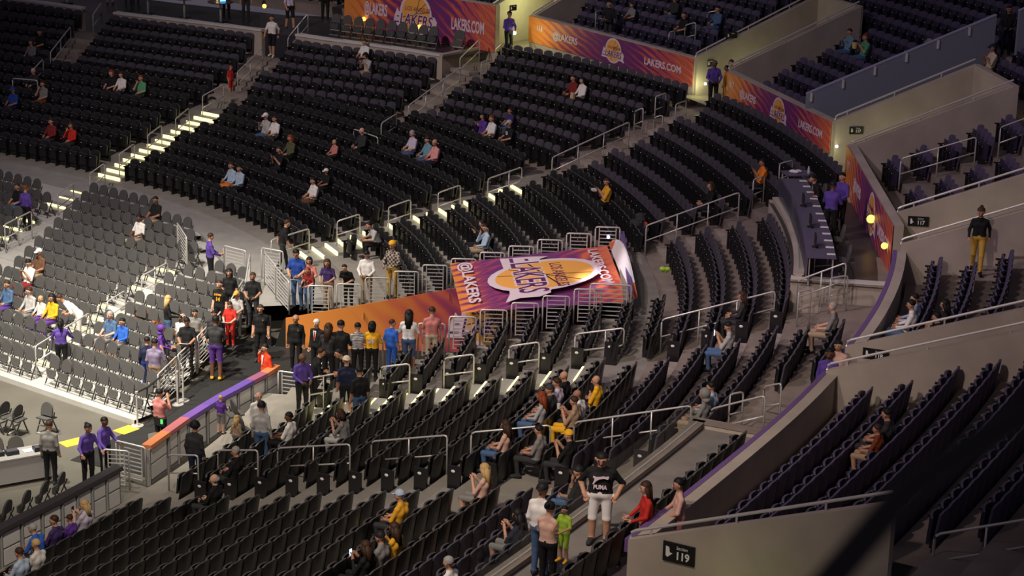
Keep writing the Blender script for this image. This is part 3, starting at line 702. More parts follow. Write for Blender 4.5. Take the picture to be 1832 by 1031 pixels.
for l_ in list(_nt.links):
    if l_.from_socket.name == 'X': _nt.links.new(l_.from_node.outputs['Z'], l_.to_socket)
mbc.build('canopy_sheet', M_BANC, cv)
hold = bpy.data.objects.new('print', None); col.objects.link(hold)
def canopy_print():
    put(TXT[('@LAKERS', .0, .025)], 'lettering', cv, CW*.45, CL*.09, CW*.19, CL*.10, M_LOGO_W, .03)
    put(TXT[('LAKERS.COM', 0, .025)], 'lettering', cv, CW*.50, CL*.89, CW*.125, CL*.085, M_LOGO_W, .03)
    logo(cv, CW*.50, CL*.49, CW*.82)
canopy_print(); bpy.data.objects.remove(hold)
# upturned end flap, lit by a lamp under it
fl_o = bpy.data.objects.new('canopy_end_flap', None); col.objects.link(fl_o); tag(fl_o, 'white upturned end flap of the tunnel canopy with orange corners', 'banner')
T2, B2 = vhit(1089, 437, TUN_Y1-.02), vhit(1130, 541, TUN_Y0+.12)
M_FLAP = mat('flap_white', (.85, .82, .85), .5); M_FLAPO = mat('flap_orange', srgb(214, 110, 60), .5)
q = [Vector(T2).lerp(Vector(B2), k/8) for k in range(9)]
for k in range(8):
    h0, h1 = .15+.55*math.sin(PI*k/8), .15+.55*math.sin(PI*(k+1)/8)
    MB().hexa([q[k], q[k+1], q[k+1]+Vector((.04, 0, 0)), q[k]+Vector((.04, 0, 0))], [q[k]+Vector((.12, 0, h0)), q[k+1]+Vector((.12, 0, h1)), q[k+1]+Vector((.16, 0, h1)), q[k]+Vector((.16, 0, h0))]).build('flap_panel', M_FLAPO if k in (0, 7) else M_FLAP, fl_o)
MB().ball((T2[0]-.02, T2[1], T2[2]+.22), .05, 8, 5).build('end_lamp', mat('lamp_blue_white', (.5, .6, 1), .4, emit=((.5, .65, 1), 6)), fl_o)
pl = bpy.data.lights.new('canopy_lamp', 'SPOT'); pl.energy = 75; pl.color = (1, .95, 1); pl.shadow_soft_size = .15; pl.spot_size = math.radians(100); pl.spot_blend = .8
plo = bpy.data.objects.new('canopy_lamp', pl); plo.location = (1.7, 60.0, 4.3); col.objects.link(plo); aim(plo, (3.1, 60.0, 3.1))

# ------------------------------------------------------------------ section signs on the portal walls
def on_wall(idx, px, py, off=.11):
    A, B = PW[idx]; A, B = np.array(A), np.array(B); d = B-A; n = np.array([-d[1], d[0]])/np.hypot(*d)
    if n@A > 0: n = -n            # towards the camera
    A2 = A+n*off
    dr = cF + cR*(px-W/2)/FPX - cU*(py-H/2)/FPX
    t = (n@A2)/(n@dr[:2]); return np.array([t*dr[0], t*dr[1], CAMZ+t*dr[2]]), d/np.hypot(*d)
M_SIGN = mat('sign_black', (.01, .01, .01), .4); M_SIGNW = mat('sign_white', (.8, .8, .8), .5)
def sign(idx, px, py, w, h, num, label, flip=False):
    P, d = on_wall(idx, px, py); 
    ex = d if (d[0] > 0) else -d
    A = P-np.array([ex[0], ex[1], 0])*w/2-np.array([0, 0, h/2]); B = P+np.array([ex[0], ex[1], 0])*w/2-np.array([0, 0, h/2])
    o, L = frame_obj('section_sign', A, B, None, label, 'sign', 'section signs')
    MB().hexa([(0, -.02, 0), (w, -.02, 0), (w, .02, 0), (0, .02, 0)], [(0, -.02, h), (w, -.02, h), (w, .02, h), (0, .02, h)]).build('board', M_SIGN, o); o = bpy.data.objects[o.children[0].name]
    a = h*.25; x0 = w*.17
    flat([(x0-a*.5, h*.3), (x0-a*.1, h*.22), (x0+a*.9, h*.45), (x0+a*.35, h*.48), (x0+a*.2, h*.75), (x0-a*.5, h*.78)], 'arrow', o, M_SIGNW, .021, .026)
    if num: put(TXT[(num, 0, .03)], 'lettering', o, w*.62, h*.36, h*.50, h*.55, M_SIGNW, .022)
    put(TXT[('Section', .1, 0)], 'lettering', o, w*.60, h*.78, h*.20, h*.24, M_SIGNW, .022)
sign(1, 1215, 991, .60, .36, '119', 'black Section 119 sign on the wall at the bottom')
sign(5, 1643, 396, .56, .27, '117', 'black Section 117 sign on the pale wall behind the walking woman')
sign(3, 1567, 634, .58, .24, '118', 'black Section 118 sign partly hidden behind a handrail')
sign(7, 1532, 233, .46, .24, '117', 'small black section sign on the portal wall below the blue wall')
sign(9, 1309, 63, .46, .22, None, 'small black arrow sign on the wall at the top centre')
sign(9, 1271, 113, .24, .26, None, 'black sign behind the purple-shirted usher at the top centre portal')
sign(12, 918, 14, .34, .22, None, 'small black sign on the yellow-lit wall at the top')

# portal lamps and wall lamps
M_BULK = mat('lamp_bulkhead', (1, 1, .85), .4, emit=((1, .97, .75), 5))
M_GLOBE = mat('lamp_globe', (1, .8, .3), .4, emit=((1, .55, .08), 2.5))
def lamp(p, r, label, m=M_GLOBE, name='wall_lamp', light=0, lc=(1, .8, .4)):
    t = thing(name, label, 'lamp', p, 0, 'small wall lamps')
    MB().ball((0, 0, 0), r, 10, 6).build('globe', m, t, smooth=True); MB().box(-r*.6, r*.6, r*.5, r*1.6, -r*.6, r*.6).build('bracket', M_BLACK, t)
    if light:
        l = bpy.data.lights.new('lamp_bulb', 'POINT'); l.energy = light; l.color = lc; l.shadow_soft_size = .15
        lo = bpy.data.objects.new('lamp_bulb', l); lo.location = (-.3*np.sign(p[0]), -.4, .0); col.objects.link(lo); lo.parent = t
    return t
def plamp(idx, px, py, label, light=0, r=.05, m=M_BULK, lc=(.95, 1, .45)):
    P, d = on_wall(idx, px, py, .2); return lamp(tuple(P), r, label, m, 'portal_lamp', light, lc)
plamp(12, 920, 59, 'white lamp on the yellow-lit wall beside the usher at the top', 25, .08)
plamp(9, 1262, 150, 'lamp inside the top centre portal behind the usher', 14)
plamp(7, 1497, 262, 'lamp inside the portal below the blue-grey wall', 10)
for px, py, z, l in [(1558, 392, 5.85, 'glowing amber lamp in the middle of the press banner'), (1582, 440, 5.6, 'small amber lamp at the right end of the press banner'), (1507, 346, 5.65, 'amber lamp beside the two ushers at the press banner'), (651, 34, 5.35, 'amber lamp at the left end of the far banner'), (750, 48, 5.35, 'amber lamp under the logo of the far banner'), (473, 11, 5.9, 'amber globe lamp above the glass-fronted tables')]:
    P = ray(px, py, z)
    for lo_p, hi_p, A_, B_ in ((1500, 1600, A7b, B7b), (600, 900, b3(616, 45, 4.95), b3(884, 94, 4.97))):
        if lo_p < px < hi_p:      # fixed to the banner wall
            d_ = np.array(B_[:2])-np.array(A_[:2]); n_ = np.array([d_[1], -d_[0]])/np.hypot(*d_); n_ = -n_ if n_@np.array(A_[:2]) > 0 else n_
            dr = cF + cR*(px-W/2)/FPX - cU*(py-H/2)/FPX; t_ = (n_@(np.array(A_[:2])+n_*.10))/(n_@dr[:2]); P = np.array([t_*dr[0], t_*dr[1], CAMZ+t_*dr[2]])
    lamp((P[0], P[1], P[2]), .09 if px != 1558 else .12, l)
for p_, t_, w_ in [((pos(29.9, 17)), (pos(29.9, 15)), 90), (pos(22.5, 18), pos(22.5, 15.5), 14), (pos(16.2, 18), pos(16.2, 15.5), 14), (pos(10, 18), pos(10, 15.5), 8), (pos(-7.3, 17.5), pos(-7.3, 15.5), 10)]:
    l = bpy.data.lights.new('portal_ceiling_lamp', 'POINT'); l.energy = w_; l.color = (.95, 1.0, .42); l.shadow_soft_size = .3  # unseen lights added in the passages, weaker ones set low for the wall bottoms
    lo = bpy.data.objects.new('portal_ceiling_lamp', l); lo.location = (*p_, 6.6 if w_ > 50 else 5.75); col.objects.link(lo)

# ------------------------------------------------------------------ walkway, folding-chair platform
wko = lambda s: lerp(s, [22, 27], [-2.4, -1.35])
wk = MB(); strip(wk, 17.5, S_HI, wko, 0, .92, .92, .4); strip(wk, 20, S_HI, lambda s: wko(s)-1.1, wko, .72, .72, .4); vface(wk, 17.5, S_HI, wko, 0, .92, .4); vface(wk, 17.5, S_HI, -.02, .9, 1.0)
struct(wk.build('floor_walkway', M_PLAT), 'grey walkway between the folding chairs and the fixed rows', 'floor')
E0 = np.array([-9.95, 55.95]); EB = np.array([.6, .8]); ER = np.array([-.8, .6])
def plat(t, b): p = E0+ER*t+EB*b; return float(p[0]), float(p[1])
def zP(r): return min(.88, .15+.052*r)
FR = .87
def on_plat(x, y):
    s, o = inv(x, y)
    if o > wko(s)+.03 and s > 15: return False
    # right edge = guard panels
    xr = np.interp(y, [50, 57.2, 64.6, 67, 75], [-9.9, -9.85, -8.35, -8.6, -9.5]); return x < xr
mb = MB()
NR = 19
for r in range(NR):
    for k in range(-20, 60):
        t0, t1 = k*.4, (k+1)*.4; c = plat(t0+.2, r*FR+FR/2)
        if not on_plat(*c) or t0 < -8: continue
        z = zP(r); b0_, b1_ = r*FR, (r+1)*FR
        mb.quad((*plat(t0, b0_), z), (*plat(t1, b0_), z), (*plat(t1, b1_), z), (*plat(t0, b1_), z))
        mb.quad((*plat(t0, b0_), z-(.15 if r == 0 else .06)), (*plat(t1, b0_), z-(.15 if r == 0 else .06)), (*plat(t1, b0_), z), (*plat(t0, b0_), z))
M_PLATW = mat('platform_pale', (.46, .45, .42), .6, noise=.08, nscale=1.5)
struct(mb.build('floor_platform', M_PLATW), 'pale stepped platform under the folding chairs', 'floor')

root = struct(bpy.data.objects.new('floor_stairs_platform', None), 'steps with glowing yellow edges among the folding chairs', 'stairs'); col.objects.link(root)
for (a_, b_, n_) in [((85, 645), (300, 482), 9), ((15, 440), (160, 350), 6)]:
    A_, B_ = ray(*a_, .25), ray(*b_, .7)
    for k in range(n_):
        p_ = A_+(B_-A_)*k/(n_-1); bq = (np.array(p_[:2])-E0)@EB; r_ = max(0, round(bq/FR)); tq = (np.array(p_[:2])-E0)@ER; x_, y_ = plat(tq, r_*FR)
        stp = MB().box(-.5, .5, -.02, .30, -.06, .02).build('step', M_PLAT, root, loc=(x_, y_, zP(r_)), rotz=math.atan2(-EB[1], -EB[0])-PI/2)
        MB().box(-.46, .46, .30, .36, -.05, .03).build('step_light', M_LED, stp)
# folding chairs
M_FCH = mat('chair_grey_fabric', (.072, .070, .069), .75); M_FCF = mat('chair_frame', (.05, .05, .05), .4, .3); M_FCP = mat('chair_shell', (.10, .10, .098), .35); M_FCB = mat('chair_bar', (.45, .44, .42), .4)
def arch(w, z0, z1, y0, y1, tilt, n=8):
    out = [(-w, z0), (w, z0)]
    for k in range(n+1):
        a = PI*k/n; out.append((w*math.cos(a), z1-(z1-z0)*.55+(z1-z0)*.55*math.sin(a)))
    f = lambda x, z, y: (x, y-tilt*(z-z0), z)
    return [f(x, z, y0) for x, z in out], [f(x, z, y1) for x, z in out]
def fchair_meshes():
    fr = MB()
    for s in (-1, 1):
        fr.bar((s*.21, .20, 0), (s*.21, -.04, .52), .03, .025, (0, 1, 0)); fr.bar((s*.21, -.20, 0), (s*.21, .02, .46), .03, .025, (0, 1, 0)); fr.bar((s*.21, -.04, .50), (s*.21, -.08, .62), .03, .025, (0, 1, 0))
    b = arch(.20, .52, .88, -.02, .03, .18); back = MB().hexa(b[0], b[1])
    pan = MB(); c = arch(.19, .40, .16, .0, .03, 0); pan.hexa([(x, .08+.04, z+.10) for x, y, z in c[0]], [(x, .08+.075, z+.10) for x, y, z in c[0]])
    bar = MB().bar((-.21, .19, .03), (.21, .19, .03), .03, .03).bar((-.21, .10, .22), (.21, .10, .22), .04, .03)
    dn = MB().hexa([(-.2, -.18, .42), (.2, -.18, .42), (.19, .22, .45), (-.19, .22, .45)], [(-.2, -.18, .46), (.2, -.18, .46), (.19, .22, .49), (-.19, .22, .49)])
    return fr.mesh('folding_chair', [M_FCF]), back.mesh('backrest', [M_FCH]), pan.mesh('seat_pan', [M_FCP]), bar.mesh('cross_bar', [M_FCB]), dn.mesh('seat_pan_down', [M_FCH])
FC = fchair_meshes()
CHAIRS = []
def poly_in(x, y, P):
    c = False; j = len(P)-1
    for i in range(len(P)):
        if (P[i][1] > y) != (P[j][1] > y) and x < (P[j][0]-P[i][0])*(y-P[i][1])/(P[j][1]-P[i][1])+P[i][0]: c = not c
        j = i
    return c
BLK = [('right block beside the guard panels', [(50, 690), (95, 622), (150, 598), (205, 560), (245, 530), (275, 515), (300, 492), (345, 478), (395, 478), (470, 505), (450, 540), (370, 590), (300, 650), (262, 700), (262, 745), (225, 745)]),
       ('middle block below the purple-shirted usher', [(-60, 640), (-60, 520), (20, 470), (80, 415), (130, 362), (160, 338), (205, 342), (270, 362), (335, 392), (356, 436), (340, 462), (300, 468), (262, 478), (230, 508), (180, 535), (160, 560), (95, 590), (62, 640), (20, 660)]),
       ('left block at the frame edge', [(-60, 500), (-60, 290), (0, 300), (70, 330), (90, 360), (45, 385), (10, 415), (-20, 460)])]
cyaw = math.atan2(-EB[1], -EB[0])-PI/2
for r in range(NR):
    for k in range(-12, 40):
        t = k*.51+.1; b = r*FR+.50; x, y = plat(t, b)
        if not on_plat(x-.1, y): continue
        z = zP(r); u, v = proj((x, y, z+.6))
        for bi, (bn, P) in enumerate(BLK):
            if poly_in(u, v, P):
                CHAIRS.append(dict(p=(x, y, z), yaw=cyaw, row=r, blk=bn, used=False, uv=(u, v))); break
# chairs elsewhere: far deck and media row along the court wall
for px, py in [(601, 52), (621, 57), (641, 62), (661, 66), (681, 70), (701, 74), (720, 79), (739, 83), (757, 87), (775, 91), (820, 94), (842, 100)]:
    P = deck_at(px, 1.35, 30.4, 35.6); CHAIRS.append(dict(p=tuple(P), yaw=cyaw+.2, row=0, blk='dark deck under the far banner', used=False, uv=(px, py)))
for k in range(8):
    f = k/7; s = 1.2-5.2*f; x, y = pos(s, -3.75)
    CHAIRS.append(dict(p=(x, y, 0), yaw=nang(s)+PI/2+.2, row=0, blk='row on the floor along the low court wall', used=False, uv=(0, 0)))
for (px, py, yw) in [(8, 772, 1.0), (32, 778, 1.1), (30, 838, 3.6), (85, 775, 2.6), (-6, 838, 3.6)]:
    P = ray(px, py, 0); CHAIRS.append(dict(p=(P[0], P[1], 0), yaw=yw, row=0, blk='media area on the floor, at pixel', used=True, uv=(px, py), lab='grey folding chair beside the media table at the lower left edge'))
for (px, py, yw) in [(432, 800, -1.0), (420, 770, -1.1)]:
    P = hit(px, py); CHAIRS.append(dict(p=tuple(P), yaw=yw, row=0, blk='x', used=True, uv=(px, py), lab='black folding chair in front of the man in the dark suit'))

# ------------------------------------------------------------------ court walls
M_PANELW = mat('panel_white', (.8, .79, .77), .45); M_PANELG = mat('panel_grey', (.30, .30, .30), .5)
M_PADD = mat('pad_dark', (.05, .045, .045), .5)
def court_wall(name, pts, top, label, zt=1.0):
    root = struct(bpy.data.objects.new(name, None), label, 'wall'); col.objects.link(root)
    n = len(pts)-1
    for i in range(n):
        a, b = Vector((*pts[i], 0)), Vector((*pts[i+1], 0)); d = (b-a).normalized(); nn = Vector((d.y, -d.x, 0)); L = (b-a).length
        MB().hexa([a, b, b-nn*.08, a-nn*.08], [a+Vector((0, 0, zt)), b+Vector((0, 0, zt)), b-nn*.08+Vector((0, 0, zt)), a-nn*.08+Vector((0, 0, zt))]).build('wall_core', M_PANELG, root)
        k = max(1, int(L/.55))
        for j in range(k):
            p0, p1 = a+d*(L*(j+.12)/k), a+d*(L*(j+.88)/k)
            for z0, z1 in ((.12, .50), (.56, .92)):
                MB().hexa([p0+nn*.02+Vector((0, 0, z0)), p1+nn*.02+Vector((0, 0, z0)), p1+Vector((0, 0, z0)), p0+Vector((0, 0, z0))], [p0+nn*.02+Vector((0, 0, z1)), p1+nn*.02+Vector((0, 0, z1)), p1+Vector((0, 0, z1)), p0+Vector((0, 0, z1))]).build('panel', M_PANELW, root)
            MB().bar(a+d*(L*j/k)+nn*.03, a+d*(L*j/k)+nn*.03+Vector((0, 0, zt)), .06, .05, (1, 0, 0)).build('post', M_PANELG, root)
        MB().hexa([a+nn*.1+Vector((0, 0, zt)), b+nn*.1+Vector((0, 0, zt)), b-nn*.2+Vector((0, 0, zt)), a-nn*.2+Vector((0, 0, zt))], [a+nn*.08+Vector((0, 0, zt+.1)), b+nn*.08+Vector((0, 0, zt+.1)), b-nn*.18+Vector((0, 0, zt+.1)), a-nn*.18+Vector((0, 0, zt+.1))]).build('top_pad', top(i/n) if callable(top) else top, root)
    return root
def cwp(px, py): P = ray(px, py, 1.1); return (P[0], P[1])
court_wall('wall_court_near', [pos(-12, -2.5), pos(-8, -2.5), cwp(-40, 965), cwp(0, 945), cwp(110, 890), cwp(215, 834)], M_PADD, 'low white panelled court wall with dark top in the lower left corner')
pads = [mat('pad_orange', srgb(206, 128, 84), .5), mat('pad_peach', srgb(180, 105, 110), .5), mat('pad_violet', srgb(118, 84, 165), .5), mat('pad_purple', srgb(104, 78, 160), .5), mat('pad_mauve', srgb(150, 90, 120), .5)]
cps = [(265, 797), (300, 772), (335, 747), (370, 725), (400, 707), (425, 694), (450, 680), (475, 667), (497, 653)]
ramp = [0, 0, 1, 2, 3, 3, 3, 4]
court_wall('wall_court_purple', [cwp(*p) for p in cps], lambda f: [pads[0], pads[1], pads[2], pads[3], pads[3], pads[3], pads[4], pads[0]][min(7, int(f*8+.01))], 'low white panelled wall with orange and purple padded top beside the tunnel mouth')
guard((*cwp(182, 802), .02), (*cwp(233, 806), .02), 'open silver gate panel held by the two ushers, front one', 1.05)
guard((*cwp(205, 786), .02), (*cwp(262, 800), .02), 'open silver gate panel held by the two ushers, rear one', 1.05)

# ------------------------------------------------------------------ people: bodies polygonised from smooth tapered limbs
def surface_nets(F, org, h):
    nx, ny, nz = F.shape; neg = F < 0
    acc = np.zeros((nx-1, ny-1, nz-1, 3)); cnt = np.zeros((nx-1, ny-1, nz-1))
    corner = [(i, j, k) for i in (0, 1) for j in (0, 1) for k in (0, 1)]
    sl = lambda c: (slice(c[0], nx-1+c[0]), slice(c[1], ny-1+c[1]), slice(c[2], nz-1+c[2]))
    for a in corner:
        for ax in range(3):
            if a[ax]: continue
            b = list(a); b[ax] = 1; fa, fb = F[sl(a)], F[sl(tuple(b))]
            m = (fa < 0) != (fb < 0); t = np.where(m, fa/np.where(m, fa-fb, 1), 0)
            for d in range(3): acc[..., d] += np.where(m, a[d]+(t if d == ax else 0), 0)
            cnt += m
    act = cnt > 0; idx = -np.ones(cnt.shape, int); idx[act] = np.arange(act.sum())
    ii = np.argwhere(act); V = (ii+acc[act]/cnt[act][:, None])*h+org
    Q = []
    for ax in range(3):
        o1, o2 = [(1, 2), (2, 0), (0, 1)][ax]
        a = [slice(1, -1)]*3; a[ax] = slice(0, F.shape[ax]-1); b = list(a); b[ax] = slice(1, F.shape[ax])
        sa, sb = neg[tuple(a)], neg[tuple(b)]; ch = np.argwhere(sa != sb)
        if len(ch) == 0: continue
        base = ch.copy(); base[:, o1] += 1; base[:, o2] += 1
        flip = sa[tuple(ch.T)]
        def cell(d1, d2):
            c = base.copy(); c[:, o1] -= d1; c[:, o2] -= d2; return idx[tuple(c.T)]
        q = np.stack([cell(1, 1), cell(0, 1), cell(0, 0), cell(1, 0)], 1)
        q[~flip] = q[~flip][:, ::-1]; Q.append(q)
    return V, np.concatenate(Q)
SK, SH, FA, HD, PT, SHN, SHO, EY, MO = range(9)
def body_mesh(name, J, fem=False, vox=.021):
    """J: joint dict. returns mesh with slots skin, shirt, forearm, hand, thigh, shin, shoe, eye, mouth"""
    C = []      # (a, b, ra, rb, label)
    g = lambda k: np.array(J[k], float)
    def add(a, b, ra, rb, l): C.append((np.array(a, float), np.array(b, float), ra, rb, l))
    wq = .9 if fem else 1.0
    pel, ch, nk, hd = g('pelvis'), g('chest'), g('neck'), g('head')
    rt = g('rsh')-g('lsh'); rt = rt/np.linalg.norm(rt); hp = g('rhip')-g('lhip'); hp = hp/np.linalg.norm(hp)
    for s in (-1, 1):
        add(pel+hp*s*.062, ch*.55+pel*.45+rt*s*.055, .115, .112*wq, SH)
        add(ch*.55+pel*.45+rt*s*.055, ch+rt*s*.078, .112*wq, .118*wq, SH)
    [add(nk-np.array([0, 0, .035]), g(s+'sh'), .052, .060*wq, SH) for s in 'lr']; add(ch, nk, .095, .058, SH)
    add(pel-hp*.06, pel+hp*.06, .118, .118, PT)
    add(nk, hd-(hd-nk)*.25, .054, .052, SK)
    fw = g('face'); upv = g('hup')
    add(hd+upv*.035-fw*.018, hd+upv*.015+fw*.0, .088, .088, SK); add(hd-upv*.045+fw*.03, hd+upv*.0+fw*.022, .062, .078, SK)
    for s in 'lr':
        sh, el, wr, ht = g(s+'sh'), g(s+'el'), g(s+'wr'), g(s+'hand')
        add(sh, el, .060*wq, .048*wq, SH); add(el, wr, .046*wq, .034*wq, FA); add(wr, wr+(ht-wr)*.5, .032, .034, HD)
        hi, kn, an, to = g(s+'hip'), g(s+'knee'), g(s+'ank'), g(s+'toe')
        add(hi, kn, .096, .066, PT); add(kn, an, .066, .048, SHN); add(an-np.array([0, 0, .02]), to, .048, .042, SHO); add(an, an-(to-an)*.28-np.array([0, 0, .03]), .046, .042, SHO)
    pts = np.array([c[0] for c in C]+[c[1] for c in C]); lo = pts.min(0)-.17; hi_ = pts.max(0)+.17
    n = np.ceil((hi_-lo)/vox).astype(int)+1
    def sd(P, c):
        a, b, ra, rb, _ = c; ba = b-a; L2 = ba@ba+1e-9; t = np.clip(((P-a)@ba)/L2, 0, 1)
        return np.linalg.norm(P-a-t[..., None]*ba, axis=-1)-(ra+(rb-ra)*t)
    ax = [lo[d]+vox*np.arange(n[d]) for d in range(3)]
    F = np.full(tuple(n), 9.0, np.float64); k = .028
    for c in C:
        a, b, ra, rb, _ = c; l0 = np.minimum(a, b)-max(ra, rb)-.09; h0 = np.maximum(a, b)+max(ra, rb)+.09
        i0 = np.maximum(0, ((l0-lo)/vox).astype(int)); i1 = np.minimum(n, ((h0-lo)/vox).astype(int)+2)
        P = np.stack(np.meshgrid(*[ax[d][i0[d]:i1[d]] for d in range(3)], indexing='ij'), -1)
        d_ = sd(P, c); sub = F[i0[0]:i1[0], i0[1]:i1[1], i0[2]:i1[2]]
        hh = np.clip(.5+.5*(sub-d_)/k, 0, 1); sub[...] = sub*(1-hh)+d_*hh-k*hh*(1-hh)
    V, Q = surface_nets(F, lo, vox)
    E_ = np.concatenate([Q[:, [0, 1]], Q[:, [1, 2]], Q[:, [2, 3]], Q[:, [3, 0]]]); E_ = np.concatenate([E_, E_[:, ::-1]])
    deg = np.bincount(E_[:, 0], minlength=len(V))[:, None]
    for it in range(8):
        A_ = np.zeros_like(V); np.add.at(A_, E_[:, 0], V[E_[:, 1]]); V = V+(.55 if it % 2 == 0 else -.50)*(A_/deg-V)
    cen = V[Q].mean(1); D = np.stack([sd(cen, c) for c in C]); lab = np.array([c[4] for c in C])[D.argmin(0)]
    mb = MB(); mb.v = [tuple(v) for v in V]; mb.f = [tuple(map(int, q)) for q in Q]; mb.m = [int(x) for x in lab]
    nb = len(mb.f)
    # fingers
    for s in 'lr':
        wr, ht, el = g(s+'wr'), g(s+'hand'), g(s+'el'); d = (ht-wr)/np.linalg.norm(ht-wr)
        curl = np.array(J.get(s+'curl', (0, .6, -.2)), float); curl -= d*(curl@d); curl /= np.linalg.norm(curl)+1e-9
        side = np.cross(d, curl); base = wr+d*.075
        for q, (off, ln) in enumerate([(-.027, .075), (-.009, .085), (.009, .08), (.027, .062)]):
            b0 = base+side*off; b1 = b0+d*ln*.5+curl*ln*.12; b2 = b1+d*ln*.35+curl*ln*.35
            mb.tube([b0, b1, b2], [.0095, .0088, .007], 5, HD)
        sg = -1 if s == 'r' else 1
        b0 = wr+d*.035+side*.03*sg; b1 = b0+side*.028*sg+d*.03+curl*.012; b2 = b1+d*.03+curl*.016
        mb.tube([b0, b1, b2], [.012, .010, .008], 5, HD)
    # face
    sd_ = np.cross(fw, upv)
    for s in (-1, 1):
        e = hd+fw*.086+sd_*s*.034+upv*.012; mb.ball(tuple(e), (.013, .013, .009), 6, 4, EY)
        b = hd+fw*.090+sd_*s*.034+upv*.036; mb.bar(b-sd_*.018, b+sd_*.018, .01, .008, tuple(upv), EY)
        er = hd+sd_*s*.092-fw*.005+upv*.0; mb.ball(tuple(er), (.016, .022, .03), 6, 4, SK)
    no = hd+fw*.100-upv*.012; mb.hexa([no-sd_*.014-upv*.018, no+sd_*.014-upv*.018, no+sd_*.008+upv*.03, no-sd_*.008+upv*.03], [no+fw*.022-sd_*.008-upv*.012, no+fw*.022+sd_*.008-upv*.012, no-fw*.002+sd_*.004+upv*.03, no-fw*.002-sd_*.004+upv*.03], SK)
    mo = hd+fw*.086-upv*.052; mb.bar(mo-sd_*.024, mo+sd_*.024, .012, .011, tuple(upv), MO)
    me = mb.mesh(name, [M_BLACK]*9, smooth=False)
    sm = [True]*nb+[False]*(len(mb.f)-nb); me.polygons.foreach_set('use_smooth', sm); me.update()
    return me
def nrm_(v): v = np.array(v, float); return v/np.linalg.norm(v)
